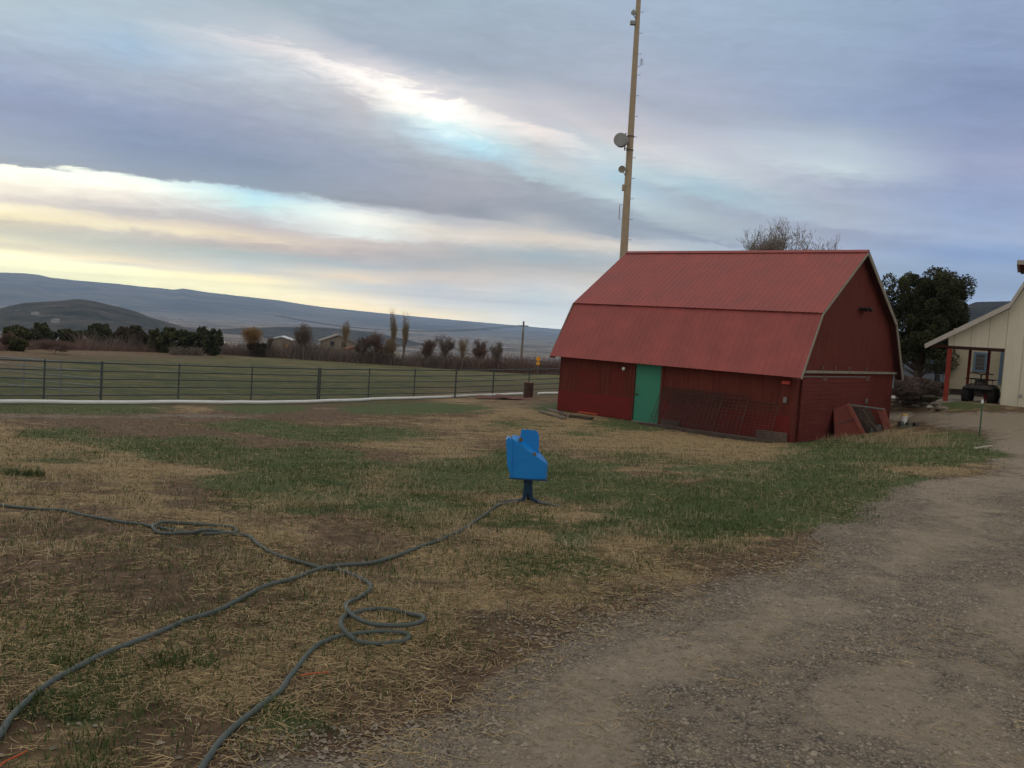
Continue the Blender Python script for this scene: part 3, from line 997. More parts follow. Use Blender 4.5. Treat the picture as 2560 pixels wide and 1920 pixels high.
def ribbed(A, B, C_, D, n_down, name, matl, rib=.228, h=.013, thick=.014):
    """metal sheet from edge A->B (top, along the ridge) to D->C_ (bottom); ribs run down the slope"""
    A, B, C_, D = [np.asarray(q, float) for q in (A, B, C_, D)]
    L = np.linalg.norm(B - A)
    nn = int(round(L / rib))
    nrm = np.cross(B - A, D - A)
    nrm /= np.linalg.norm(nrm)
    if nrm[2] < 0:
        nrm = -nrm
    prof = []
    for i in range(nn):
        for (t, hh) in ((0, 0), (.70, 0), (.78, 1), (.90, 1), (.98, 0)):
            prof.append(((i + t) / nn, hh * h))
    prof.append((1.0, 0))
    V, F = [], []
    for side in (0, 1):
        for k in range(n_down + 1):
            s = k / n_down
            for (t, hh) in prof:
                P = (A * (1 - t) + B * t) * (1 - s) + (D * (1 - t) + C_ * t) * s
                V.append(P + nrm * (hh - side * thick))
    m_ = len(prof)
    off = (n_down + 1) * m_
    for k in range(n_down):
        for i in range(m_ - 1):
            a = k * m_ + i
            F.append((a, a + m_, a + m_ + 1, a + 1))
            F.append((off + a, off + a + 1, off + a + m_ + 1, off + a + m_))
    for i in range(m_ - 1):
        F.append((i, i + 1, off + i + 1, off + i))
        e = n_down * m_ + i
        F.append((e, off + e, off + e + 1, e + 1))
    for k in range(n_down):
        F.append((k * m_, off + k * m_, off + (k + 1) * m_, (k + 1) * m_))
        e = k * m_ + m_ - 1
        F.append((e, e + m_, off + e + m_, off + e))
    mb = MB()
    mb.add(V, F)
    return mb.build(name, matl, BARN)


y0, y1 = -OV, BL + OV
sl = (HR - HK) / (BW / 2 - IK)
low = .10
ribbed((BW / 2, y0, HR), (BW / 2, y1, HR), (IK - low, y1, HK - low * sl + .055), (IK - low, y0, HK - low * sl + .055), 2, 'upper_roof', M_ROOF)
ribbed((BW / 2, y0, HR), (BW / 2, y1, HR), (BW - IK + low, y1, HK - low * sl + .055), (BW - IK + low, y0, HK - low * sl + .055), 2, 'upper_roof', M_ROOF)
ribbed((IK, y0, HK), (IK, y1, HK), (-HO, y1, HE), (-HO, y0, HE), 2, 'lower_roof', M_ROOF)
ribbed((BW - IK, y0, HK), (BW - IK, y1, HK), (BW + HO, y1, HE), (BW + HO, y0, HE), 2, 'lower_roof', M_ROOF)
MB().prism([(BW / 2 - .16, y0 - .01, HR - .06), (BW / 2, y0 - .01, HR + .045), (BW / 2 + .16, y0 - .01, HR - .06), (BW / 2, y0 - .01, HR + .028)], (0, BL + 2 * OV + .02, 0)).build('ridge_cap', M_ROOF, BARN)
# soffits and fascia boards along the rakes (weathered tan on the far slope)


def rake(pts, name, matl, yy=-OV, dw=.16, th=.035, side=-1):
    mb = MB()
    for (a, b) in zip(pts[:-1], pts[1:]):
        a, b = np.array(a, float), np.array(b, float)
        d = (b - a) / np.linalg.norm(b - a)
        n_ = np.array([d[1], -d[0]])
        if n_[1] > 0:
            n_ = -n_
        q = [a, b, b + n_ * dw, a + n_ * dw]
        mb.prism([(k[0], yy, k[1]) for k in q], (0, side * th, 0))
    return mb.build(name, matl, BARN)


rake([(BW / 2, HR), (BW - IK + low, HK - low * sl + .03), (BW + HO, HE - .02)], 'fascia_board', M_TRIMG)
rake([(BW / 2, HR - .02), (IK - low, HK - low * sl + .03), (-HO, HE - .02)], 'fascia_board', M_TRIMG, dw=.07)
rake([(BW / 2, HR), (IK - low, HK - low * sl + .03), (-HO, HE - .02)], 'fascia_board', M_TRIMG, yy=BL + OV, side=1, dw=.1)
rake([(BW / 2, HR), (BW - IK + low, HK - low * sl + .03), (BW + HO, HE - .02)], 'fascia_board', M_TRIMG, yy=BL + OV, side=1, dw=.1)
for (ya, yb) in ((-OV + .002, -.002), (BL + .002, BL + OV - .002)):
    so_ = MB()
    for (xa, za, xb, zb) in ((BW / 2, HR, IK, HK), (IK, HK, -HO, HE), (BW / 2, HR, BW - IK, HK), (BW - IK, HK, BW + HO, HE)):
        so_.hexa([(xa, ya, za - .07), (xb, ya, zb - .07), (xb, yb, zb - .07), (xa, yb, za - .07), (xa, ya, za - .045), (xb, ya, zb - .045), (xb, yb, zb - .045), (xa, yb, za - .045)])
    so_.build('soffit', bpy.data.materials.get('soffit_board') or mat('soffit_board', (.09, .022, .018), (.06, .018, .015), 4, .9), BARN)
M_SOFTRED = mat('red_grey_metal', (.16, .08, .08), (.12, .055, .055), 6, .7)
# sliding door track and door on the gable end
MB().box(.28, 9.0, -.11, -.0, 2.30, 2.385).build('door_track', M_TRIMG, BARN)
sdoor = MB().box(.26, 6.2, -.085, -.03, .02, 2.20).build('sliding_door', M_BARNH, BARN)
MB().box(.26, 6.2, -.092, -.085, 2.165, 2.205).build('door_rail', M_STEEL, sdoor)
for xx in (2.0, 5.95):
    MB().box(xx - .17, xx + .17, -.10, -.086, 2.03, 2.22).build('hanger', M_SOFTRED, sdoor)
for xx in (1.9, 3.0, 4.25, 5.9):
    MB().box(xx - .07, xx + .07, -.035, 0, 2.42, 2.54).build('track_bracket', M_SOFTRED, BARN)
g = MB().box(.3, 6.15, -.025, 0, .02, 2.2)
p = barn_px(2160, 772, 1, -.1)
gl = MB().box(p[0] - .3, p[0] + .3, -.22, -.04, p[2] - .06, p[2] + .02)
gl.lathe((p[0] - .2, -.25, p[2] - .02), [(.05, -.06), (.09, .06)], axis=(-.3, -.6, -.7), n=12)
gl.lathe((p[0] + .22, -.25, p[2] + .01), [(.05, -.06), (.09, .06)], axis=(.5, -.6, -.5), n=12)
gl.build('floodlight', M_BLACK, BARN)
mt = MB().box(BW + .01, BW + .20, .0, .42, 1.72, 2.28).build('meter_box', mat('meter_paint', (.16, .24, .27), (.20, .28, .31), 6, .6), BARN, .02)
MB().tube([(BW + .08, .2, 1.72), (BW + .08, .2, .1)], .025).build('conduit', M_STEEL, mt)
p = barn_px(2165, 1002, 1, -.09)
MB().box(p[0] - .07, p[0] + .07, -.13, -.092, p[2] - .10, p[2] + .10).build('latch_plate', M_STEEL, BARN)
# low earth-stained base stones by the near corner
MB().box(-.11, -.022, .15, 1.25, -.08, .30).build('base_patch', mat('patched_concrete', (.10, .065, .06), (.16, .12, .105), 5, .95, bump=.01), BARN, .02)
MB().box(-.16, -.02, 4.2, 4.95, -.1, .22).build('base_patch', bpy.data.materials['patched_concrete'], BARN, .02)


# hatch frame of red boards leaning in the grass at the gable end
def thing_at(name, P, label, cat, group=None):
    return empty(name, tuple(P), 0.0, label, cat, group)


M_BARNW = mat('dull_red_panel', (.125, .026, .020), (.165, .036, .028), 3, .85)
HT = thing_at('cellar_hatch', bw(4.9, -.6, 0), 'faded red wooden hatch frame with two sloping boards at the barn gable', 'hatch')


def hl(x, y, z):
    return bw(x, y, z) - bw(4.9, -.6, 0)


r1t, r1f, r2t, r2f = (4.02, -.13, 1.20), (4.75, -.62, -.06), (5.15, -.95, 1.10), (6.0, -1.15, -.06)
for a, b in ((r1t, r1f), (r2t, r2f)):
    MB().beam(hl(*a), hl(*b), .25, .05, up=np.cross(np.array([.94, -.34, .0]), hl(*b) - hl(*a))).build('sloping_board', M_PINKPAINT, HT)
pan = [hl(2.92, -.14, 1.04), hl(3.98, -.13, 1.18), hl(4.66, -.60, 0.02), hl(2.35, -.50, .06)]
sp_ = MB().prism(pan, (-BY * -.04)).build('side_panel', M_BARNW, HT)
MB().beam(pan[3] * .5 + pan[0] * .5 - BY * .012, pan[2] * .45 + pan[1] * .55 - BY * .012, .02, .03).build('batten', M_DARKWOOD, sp_)
MB().beam(hl(4.06, -.2, 1.20), hl(5.2, -1.0, 1.10), .16, .05).build('header_board', mat('grey_green_tin', (.10, .13, .12), (.16, .18, .17), 6, .6), HT)
MB().prism([hl(4.2, -.10, 1.12), hl(5.5, -.45, 1.05), hl(6.2, -.75, -.1), hl(4.9, -.22, -.1)], BY * .03).build('back_panel', M_DARKWOOD, HT)
MB().beam(hl(4.55, -.50, 1.08), hl(5.55, -.95, .0), .10, .05, up=BX - BY).build('brace', mat('bare_brace', (.13, .085, .07), (.18, .13, .11), 5, .9), HT)
MB().prism([hl(5.0, -.72, .0), hl(5.7, -1.02, .0), hl(5.45, -.90, .52), hl(5.1, -.70, .42)], BY * .03).build('torn_sheet', mat('torn_grey_sheet', (.17, .17, .16), (.08, .085, .08), 9, .9), HT)

# rusty wire panels leaning on the long wall
for i, (ya, yb, hh, foot, lab) in enumerate(((.55, 4.55, 1.22, .52, 'rusty wire mesh livestock panel nearest the barn corner, leaning on the long wall'),
                                             (1.6, 4.95, 1.38, .66, 'taller rusty wire mesh panel in the middle, leaning on the long barn wall'),
                                             (2.55, 5.05, 1.30, .78, 'outermost rusty wire mesh panel beside the green door, leaning on the barn'))):
    T_ = thing_at('wire_panel', bw(-foot, ya, 0), lab, 'wire panel', 'wire panels leaning on the barn')
    o_ = bw(-foot, ya, 0)
    b3 = lambda s, y: bw(-foot * (1 - s) - .05 * s, y, .02 + hh * s) - o_
    fr_ = MB().tube([b3(0, ya), b3(0, yb)], .011, 5).tube([b3(1, ya), b3(1, yb)], .011, 5).tube([b3(0, ya), b3(1, ya)], .011, 5).tube([b3(0, yb), b3(1, yb)], .011, 5)
    M_WIRE = bpy.data.materials.get('rusty_wire') or mat('rusty_wire', (.055, .035, .032), (.11, .08, .075), 6, .7, metal=.3)
    fr_.build('edge_wire', M_WIRE, T_)
    w_ = MB()
    nh = 13
    for k in range(1, nh):
        s = (k / nh) ** 1.25
        w_.tube([b3(s, ya), b3(s + .006, (ya + yb) / 2), b3(s, yb)], .0065, 4, False)
    nv = int((yb - ya) / .16)
    for k in range(1, nv):
        y = ya + (yb - ya) * k / nv
        w_.tube([b3(0, y), b3(1, y)], .005, 4, False)
    w_.build('mesh_wire', M_WIRE, T_)
T_ = thing_at('timber', bw(-.75, 2.6, 0), 'long dark timber lying at the foot of the wire panels', 'timber')
MB().beam(bw(-.86, .3, .0) - bw(-.75, 2.6, 0), bw(-.90, 5.35, .03) - bw(-.75, 2.6, 0), .16, .13).build('beam', M_DARKWOOD, T_)


def plank(u0, v0, u1, v1, w, h, label, m=None, name='plank', lift=0.02, group=None, cat='plank'):
    a, b = on_ground(u0, v0), on_ground(u1, v1)
    c = (a + b) / 2
    o = MB().beam(a - c + [0, 0, lift + h / 2], b - c + [0, 0, lift + h / 2], w, h).build(name, m or M_WOODGREY)
    o.location = tuple(c)
    return tag(o, label, cat, group)


gb = 'boards lying at the far barn corner'
plank(1350, 1031, 1412, 1049, .14, .05, 'long grey board lying on the grass off the far barn corner', group=gb)
plank(1372, 1027, 1402, 1035, .2, .05, 'short grey board against the far barn corner', group=gb)
plank(1398, 1036, 1415, 1046, .1, .05, 'brownish board crossing the others at the far barn corner', M_DARKWOOD, group=gb, lift=.06)
plank(1425, 1044, 1480, 1050, .28, .09, 'dark timber under the orange stick along the barn wall', M_DARKWOOD)
plank(1446, 1037, 1491, 1044, .05, .05, 'bright orange red stick lying along the foot of the barn', mat('orange_paint', (.55, .085, .045), None, 5, .6), name='stick', lift=.10, cat='stick')
plank(2437, 1124, 2480, 1118, .06, .03, 'pale stick lying in the grass beside the driveway', mat('pale_wood', (.45, .40, .33), None, 5, .8), name='stick', cat='stick')


# ------------------------------------------------------------------ radio mast behind the barn
mp = at_y(1556, 690, 45.0)
mz = gz(mp[0], 45.0)
MAST = empty('radio_mast', (mp[0], 45.0, mz), 0, 'tall tan radio mast with dishes rising behind the barn', 'mast')
mtop = at_y(1600, -60, 45.0)
MH = 21.0
mdir = np.array([mtop[0] - mp[0], 0, mtop[2] - mp[2]])
mdir /= mdir[2]
mb_ = np.array([mp[0], 45.0, mz])
moff = np.array([mp[0] - mdir[0] * (mp[2] - mz), 45.0, mz])
MAST.location = tuple(moff)


def mast_p(v):
    """local point on the mast axis at photo row v"""
    lo, hi = 0.0, MH
    for _ in range(30):
        m_ = (lo + hi) / 2
        P = (moff + mdir * m_ - EYE) @ CR
        vv = 960 + FPX * P[1] / P[2]
        if vv > v:
            lo = m_
        else:
            hi = m_
    return lo


def mast_r(h):
    hp0, hp1 = mast_p(640), mast_p(0)
    return np.interp(h, [0, hp0, hp1, MH], [.235, .19, .115, .10])


hs = [0, 3, 6, 9, 12, 15, 18, MH]
MB().tube([mdir * h for h in hs], [mast_r(h) for h in hs], 16).build('pole', M_MAST, MAST, sm=True)
k = 0
h = 7.0
while h < 20.5:
    rr = mast_r(h)
    P = mdir * h
    MB().tube([P + [rr * .7, -.02, 0], P + [rr + .13, -.02, .0], P + [rr + .14, -.02, .05]], .012, 5).build('step_peg', M_STEEL, MAST)
    h += .98


def dish(v, u_off, R_, matl, depth, name, tilt=(-.55, -.8, 0), drum=False):
    hh = mast_p(v)
    P = mdir * hh
    rr = mast_r(hh)
    c = P + np.array([u_off, -.25, 0])
    ax = np.array(tilt, float)
    prof = [(R_ * .25, -.02), (R_ * .7, depth * .25), (R_, depth * .6)] + ([(R_, depth * .6 + .25), (R_ * .96, depth * .6 + .27)] if drum else [(R_ * .97, depth * .62), (R_ * .6, depth * .3), (R_ * .1, depth * .08)])
    d_ = MB().lathe(c, prof, axis=ax, n=24).build(name, matl, MAST, sm=True)
    br = MB()
    br.tube([P + [-rr * .8, 0, -.28], P + [-rr - .10, -.10, -.28]], .025, 6).tube([P + [-rr * .8, 0, .30], P + [-rr - .10, -.10, .30]], .025, 6)
    br.tube([P + [-rr - .10, -.10, -.40], P + [-rr - .10, -.10, .42]], .03, 8)
    br.tube([P + [-rr - .10, -.10, .30], c + [.0, .05, .1]], .03, 6).tube([P + [-rr - .10, -.10, -.1], c + [.0, .05, -.05]], .035, 6)
    return d_, br, P, rr


d_, br, P, rr = dish(357, -.42, .33, M_GREYDISH, .16, 'drum_antenna', (-.35, -.93, 0), True)
br.build('bracket', M_DARKSTEEL, d_)
MB().box(P[0] - .30, P[0] - .14, -.42, -.18, P[2] - .14, P[2] + .12).build('radio_unit', M_BLACK, d_, .01)
for s in (.30, -.36):
    MB().lathe(P + [0, 0, s], [(rr + .012, -.025), (rr + .03, -.02), (rr + .03, .02), (rr + .012, .025)], n=16).build('clamp', M_DARKSTEEL, MAST)
hh = mast_p(427)
P = mdir * hh
rr = mast_r(hh)
d2 = MB().lathe(P + [-rr - .17, -.15, .02], [(.05, -.03), (.13, .0), (.175, .04), (.17, .055), (.08, .02), (.02, .01)], axis=(-.3, -.95, 0), n=18).build('small_dish', M_TRIMG, MAST, sm=True)
MB().tube([P + [-rr * .8, -.05, -.28], P + [-rr - .15, -.12, -.0]], .02, 6).build('bracket', M_STEEL, d2)
hh = mast_p(471)
P = mdir * hh
MB().box(P[0] - mast_r(hh) - .10, P[0] - mast_r(hh) * .8, -.12, .04, P[2] - .14, P[2] + .16).build('panel_antenna', M_MAST, MAST, .01)
ha, hb = mast_p(549), mast_p(513)
PA, PB = mdir * ha, mdir * hb
MB().tube([PA + [-.22, 0, 0], PA + [-.33, -.03, 0], PB + [-.33, -.03, 0], PB + [-.20, 0, 0]], .018, 6).build('standoff_bar', M_STEEL, MAST)
hh = mast_p(58)
P = mdir * hh
rr = mast_r(hh)
MB().box(P[0] - rr - .22, P[0] - rr * .8, -.12, .08, P[2] - .1, P[2] + .08).build('radio_unit', M_GREYDISH, MAST, .01)
pa = MB().lathe(P + [-rr - .10, -.15, .42], [(.11, -.03), (.12, 0), (.12, .05), (.02, .05)], axis=(-.5, -.85, 0), n=16)
pa.build('small_dish', M_GREYDISH, MAST)
MB().tube([P + [-rr * .8, 0, .2], P + [-rr - .1, -.08, .36], P + [-rr - .1, -.08, .62]], .018, 6).build('bracket', M_STEEL, MAST)
hh = mast_p(160)
P = mdir * hh
rr = mast_r(hh)
yg = MB().tube([P + [rr * .8, 0, -.16], P + [rr + .16, -.02, -.05], P + [rr + .18, -.02, .3]], .014, 6)
for q in range(4):
    yg.tube([P + [rr + .08, -.12, .0 + q * .07], P + [rr + .28, .06, .0 + q * .07]], .009, 5)
yg.build('yagi_antenna', M_STEEL, MAST)


# ------------------------------------------------------------------ blue sprinkler guard on its stand
bc = on_ground(1320, 1262)
BLU = empty('sprinkler_stand', (bc[0], bc[1], bc[2]), 0, 'bright blue metal sprinkler guard on a dark blue splayed stand', 'sprinkler')
s_ = bc[1] / FPX                      # metres per photo pixel here
bcx, bcv = 1320, 1262


def bl(u, v, y=0.0):
    P = at_y(u, v, bc[1] + y)
    return np.array([P[0] - bc[0], y, P[2] - bc[2]])


zb = bl(1320, 1197)[2]
foot = [(bl(1274, 1195)[0], 0.0), (bl(1300, 1195)[0], -.012), (bl(1325, 1195)[0], -.012), (bl(1345, 1195)[0], .01), (bl(1358, 1195)[0], .05), (bl(1366, 1195)[0], .11), (bl(1369, 1195)[0], .19), (bl(1366, 1195)[0], .27), (bl(1345, 1195)[0], .30), (bl(1274, 1195)[0], .30)]
xl, xr = foot[0][0], foot[6][0]
ztl, ztr = bl(1274, 1096)[2], bl(1366, 1166)[2]


def ztop(x):
    t = (x - xl) / (xr - xl)
    return ztl * (1 - t) ** .92 + ztr * (1 - (1 - t) ** .92)


V = [(x, y, zb + (.0)) for x, y in foot] + [(x, y, ztop(x)) for x, y in foot]
n_ = len(foot)
mb = MB()
# subdivide the long front so its sloping top edge can curve
front = [(xl + (foot[2][0] - xl) * t, -.012 * min(1, t * 2)) for t in np.linspace(0, 1, 8)] + foot[3:9]
backx = [(p_[0], .30) for p_ in front[::-1]]
fp = front
nb = len(fp)
Vb = [(x, y, zb) for x, y in fp] + [(x, y, ztop(x)) for x, y in fp] + [(x, max(y, .22), zb) for x, y in fp] + [(x, max(y, .22), ztop(x) + .012 + .062 * math.sin(math.pi * min(max((x - xl) / (xr - xl), 0), 1) ** .8)) for x, y in fp]
Fb = []
for i in range(nb - 1):
    Fb += [(i, i + 1, nb + i + 1, nb + i), (2 * nb + i + 1, 2 * nb + i, 3 * nb + i, 3 * nb + i + 1), (nb + i, nb + i + 1, 3 * nb + i + 1, 3 * nb + i), (i + 1, i, 2 * nb + i, 2 * nb + i + 1)]
Fb += [(0, nb, 3 * nb, 2 * nb), (nb - 1, 2 * nb - 1 + 0, 4 * nb - 1, 3 * nb - 1)]
mb.add(Vb, Fb)
mb.build('guard_box', M_BLUE, BLU, .006, True)
MB().prism([bl(1265, 1100, -.012), bl(1270, 1094, -.012), bl(1277, 1097, -.012), bl(1281, 1103, -.012), bl(1281, 1190, -.012), bl(1273, 1180, -.012), bl(1268, 1165, -.012)] , (0, .20, 0)).build('side_flange', M_BLUE, BLU, .004)
MB().box(xl - .005, xr, -.02, .222, zb - .012, zb).build('bottom_rim', M_BLUEDK, BLU)
pl_ = [bl(1300, 1140, .15), bl(1301, 1095, .15), bl(1302, 1078, .15), bl(1306, 1073, .15), bl(1338, 1076, .15), bl(1344, 1079, .15), bl(1348, 1090, .15), bl(1347, 1130, .15), bl(1350, 1160, .15)]
MB().prism(pl_, (0, .012, 0)).build('upright_plate', M_BLUE, BLU, .003)
for (u, v) in ((1302, 1100), (1335, 1137)):
    q = bl(u, v, .07 if u < 1320 else .05)
    MB().lathe(q, [(.012, 0), (.012, .03), (.026, .03), (.026, .05), (.014, .05), (.014, .065)], axis=(0, -1, .2), n=6).build('bolt', M_BRASS, BLU)
post = MB().tube([bl(1320, 1232, .1), bl(1321, 1200, .1)], .036, 10).tube([bl(1320, 1207, .1), bl(1320, 1200, .1)], .055, 10)
post.build('post', M_BLUEDK, BLU)
for pts in ([(1315, 1205), (1311, 1240), (1309, 1247), (1302, 1251), (1238, 1258)], [(1326, 1205), (1328, 1240), (1330, 1247), (1338, 1251), (1348, 1256)], [(1320, 1205, .18), (1320, 1240, .18), (1321, 1246, .22), (1324, 1244, .55)]):
    P_ = []
    for q in pts:
        yy = q[2] if len(q) > 2 else .1
        P_.append(bl(q[0], q[1], yy))
    MB().tube(P_, .021, 8).build('leg', M_BLUEDK, BLU)
e0, e1_ = bl(1344, 1254, .06), bl(1412, 1270, -.05)
MB().tube([e0, e1_], .019, 8).build('leg_extension', mat('worn_blue_steel', (.02, .05, .08), (.16, .17, .17), 12, .5), BLU)
MB().tube([e1_ - (e1_ - e0) * .1, bl(1456, 1284, -.1)], .008, 6).build('riser_rod', M_STEEL, BLU)


# ------------------------------------------------------------------ hoses
def spline(P, n=7):
    P = [np.asarray(p, float) for p in P]
    out = []
    for i in range(len(P) - 1):
        p0, p1, p2, p3 = P[max(i - 1, 0)], P[i], P[i + 1], P[min(i + 2, len(P) - 1)]
        for k in range(n):
            t = k / n
            out.append(.5 * ((2 * p1) + (-p0 + p2) * t + (2 * p0 - 5 * p1 + 4 * p2 - p3) * t * t + (-p0 + 3 * p1 - 3 * p2 + p3) * t ** 3))
    out.append(P[-1])
    return out


def hose(pts, lifts, rad, label, conv=lambda x, y: (x / 2.011, 1240 + y / 2.011), extra=()):
    W = []
    for i, q in enumerate(pts):
        u, v = conv(*q)
        W.append(on_ground(u, v))
    for (u, v) in extra:
        W.append(on_ground(u, v))
    L = np.zeros(len(W))
    for (a, b, h) in lifts:
        L[a:b] = h
    S = spline([np.array([w[0], w[1], l]) for w, l in zip(W, L)])
    S = [np.array([p[0], p[1], gz(p[0], p[1]) + rad * 1.0 + max(p[2], 0)]) for p in S]
    # smooth the height so the hose bridges small hollows
    z = np.array([p[2] for p in S])
    zs = np.convolve(np.pad(z, 4, 'edge'), np.ones(9) / 9, 'valid')
    zs = np.maximum(zs, z - .006) + .003
    c = S[len(S) // 2].copy()
    Q = [np.array([p[0], p[1], q]) - c for p, q in zip(S, zs)]
    o = MB().tube(Q, rad, 10).build('hose', M_HOSE, sm=True)
    o.location = tuple(c)
    return tag(o, label, 'hose', 'hoses on the yard')


HA = [(-110, 1330), (-50, 1270), (0, 1215), (70, 1110), (200, 990), (300, 920), (450, 840), (550, 790), (700, 730), (850, 665), (940, 628), (1080, 590), (1200, 530), (1330, 465), (1480, 425), (1600, 395), (1750, 372), (1880, 345), (2000, 305), (2100, 265), (2212, 225)]
hose(HA, [(15, 17, .024)], .0135, 'long grey hose running from the blue stand to the lower left', extra=[(1160, 1325), (1200, 1300), (1222, 1283), (1244, 1270), (1275, 1262), (1300, 1258)])
HB = [(-120, 60), (0, 65), (100, 75), (250, 87), (330, 92), (450, 120), (600, 143), (700, 155), (770, 172), (880, 190), (1000, 200), (1100, 203), (1165, 198), (1190, 185), (1150, 170), (1000, 161), (900, 157), (820, 160), (778, 173), (768, 190), (800, 206), (870, 214),
      (950, 210), (1020, 197), (1090, 192), (1180, 205), (1250, 218), (1300, 250), (1380, 290), (1450, 312), (1560, 345), (1650, 375), (1730, 395), (1800, 425), (1850, 455), (1862, 485), (1820, 515), (1760, 545), (1735, 580), (1750, 615), (1800, 650), (1870, 675), (1950, 687),
      (2030, 688), (2080, 682), (2116, 670), (2130, 653), (2112, 632), (2050, 605), (1980, 590), (1900, 583), (1820, 592), (1765, 610), (1725, 635), (1712, 665), (1725, 695), (1780, 725), (1860, 743), (1950, 748), (2012, 744), (2044, 733), (2056, 718), (2036, 704), (1980, 695), (1900, 690), (1820, 693),
      (1740, 705), (1680, 720), (1600, 755), (1550, 800), (1500, 860), (1450, 920), (1420, 970), (1370, 1020), (1290, 1080), (1200, 1150), (1120, 1230), (1060, 1310), (1020, 1367), (980, 1430), (940, 1500)]
hose(HB, [(17, 20, .02), (21, 24, .022), (38, 48, .026), (53, 56, .022)], .0125, 'coiling grey hose that loops twice and crosses under the straight hose')


# ------------------------------------------------------------------ fences
def fence(name, P, hgt, rails, label, post_r=.033, rail_r=.025, posts=None, cat='fence', mat_=None, heavy=()):
    """P: ground points of posts"""
    o = np.array(P[0], float)
    F_ = empty(name, tuple(o), 0, label, cat, 'pipe fence runs round the pasture')
    m_ = mat_ or M_DARKSTEEL
    for i, q in enumerate(P):
        q = np.array(q, float) - o
        r_ = post_r * (1.35 if i in heavy else 1)
        MB().tube([q + [0, 0, -.1], q + [0, 0, hgt + .03]], r_, 10).build('post', m_, F_)
    for k in rails:
        MB().tube([np.array(q, float) - o + [0, 0, k] for q in P], rail_r * (1.25 if k == rails[-1] else 1), 7).build('rail', m_, F_)
    return F_


def gp(u, v, Y):
    P = at_y(u, v, Y)
    return (P[0], P[1], gz(P[0], P[1], False))


RL = [.28, .58, .88, 1.18, 1.48]
A_ = [gp(-250, 1000, 27.5), gp(-90, 1000, 29.5), gp(109, 1000, 32.0), gp(252, 1001, 34.3), gp(445, 1002, 37.3), gp(627, 1005, 40.2), gp(793, 1007, 43.0)]
fence('pipe_fence', A_, 1.52, RL, 'dark pipe rail fence along the left side of the pasture', heavy=(3, 6))
B_ = [gp(793, 1007, 43.0), gp(920, 1000, 45.0), gp(1034, 998, 47.2), gp(1137, 995, 49.2), gp(1231, 990, 52.0), gp(1320, 986, 54.5), gp(1405, 984, 57), gp(1500, 984, 60)]
fence('pipe_fence', [np.array(B_[0]) + [.08, .05, 0]] + B_[1:], 1.52, RL, 'dark pipe rail fence running behind the barn', heavy=(3, 4))
C_ = [gp(252, 1000, 34.5), gp(150, 990, 35.8), gp(58, 985, 36.8), gp(-80, 980, 38.5)]
fence('pipe_gate', [np.array(C_[0]) + [-.1, .12, 0]] + C_[1:], 1.42, [.33, .60, .87, 1.14, 1.42], 'lighter pipe gate panel swung back from the thick left post', post_r=.025, rail_r=.022, mat_=mat('grey_gate_pipe', (.17, .19, .20), (.24, .26, .27), 8, .5, metal=.3), cat='gate')
# white plastic pipe along the foot of the fence
WP = [on_ground(-200, 1012), on_ground(0, 1010), on_ground(250, 1010.5), on_ground(450, 1010), on_ground(650, 1010), on_ground(793, 1008), on_ground(930, 1002), on_ground(1034, 999), on_ground(1150, 993.5), on_ground(1230, 990), on_ground(1306, 987.5)]
WQ = [(on_ground(1345, 986.5)), (on_ground(1392, 985.5)), on_ground(1440, 985)]


def wpipe(W, label):
    c = W[0]
    S = spline(W, 4)
    o = MB().tube([np.array([p[0], p[1], gz(p[0], p[1]) + .075]) - c for p in S], .078, 10).build('water_pipe', M_WHITE, sm=True)
    o.location = tuple(c)
    return tag(o, label, 'pipe', 'white pipes under the fence')


wpipe(WP, 'long white plastic pipe lying along the foot of the fence')
wpipe(WQ, 'short white pipe length lying between the brown barrel and the barn')
# rusty roofing sheets, brown barrel
c = on_ground(1268, 998)
o = MB()
sc_ = c[1] / FPX
for (dx, dy, w, d, z, a) in ((-.2, 0, 2.9, 1.1, .05, .02), (.5, -.5, 2.2, 1.0, .11, -.05)):
    n2_ = 10
    V, F = [], []
    for i in range(n2_ + 1):
        x = dx - w / 2 + w * i / n2_
        zz = z + .05 * math.sin(i * 1.3) * .5 + a * (i / n2_ - .5) * 3
        for (yy, tz) in ((dy - d / 2, 0), (dy + d / 2, .04)):
            V += [(x, yy, zz + tz), (x, yy, zz + tz - .018)]
    for i in range(n2_):
        b = i * 4
        F += [(b, b + 4, b + 6, b + 2), (b + 1, b + 3, b + 7, b + 5), (b, b + 1, b + 5, b + 4), (b + 2, b + 6, b + 7, b + 3)]
    F += [(0, 2, 3, 1), (n2_ * 4, n2_ * 4 + 1, n2_ * 4 + 3, n2_ * 4 + 2)]
    t_ = MB()
    t_.add(V, F)
    t = t_.build('metal_sheet', M_RUST)
    t.location = (c[0], c[1], c[2])
    tag(t, 'rusty warped metal sheet on the ground, %s' % ('the wider one underneath' if dx < 0 else 'the smaller one lying on top'), 'metal sheet', 'rusty sheets by the fence')
c = on_ground(1320, 994)
BAR = empty('barrel', tuple(c), 0, 'rusty brown barrel standing at the fence behind the metal sheets', 'barrel')
MB().lathe((0, 0, 0), [(.25, 0), (.26, .02), (.26, .25), (.275, .27), (.26, .29), (.26, .50), (.275, .52), (.26, .54), (.26, .78), (.25, .80)], n=20).build('drum', mat('barrel_rust', (.060, .034, .030), (.09, .05, .044), 4, .9), BAR)
MB().lathe((0, 0, .79), [(.265, 0), (.265, .03), (.24, .035)], n=20).build('rim', M_RUST, BAR)


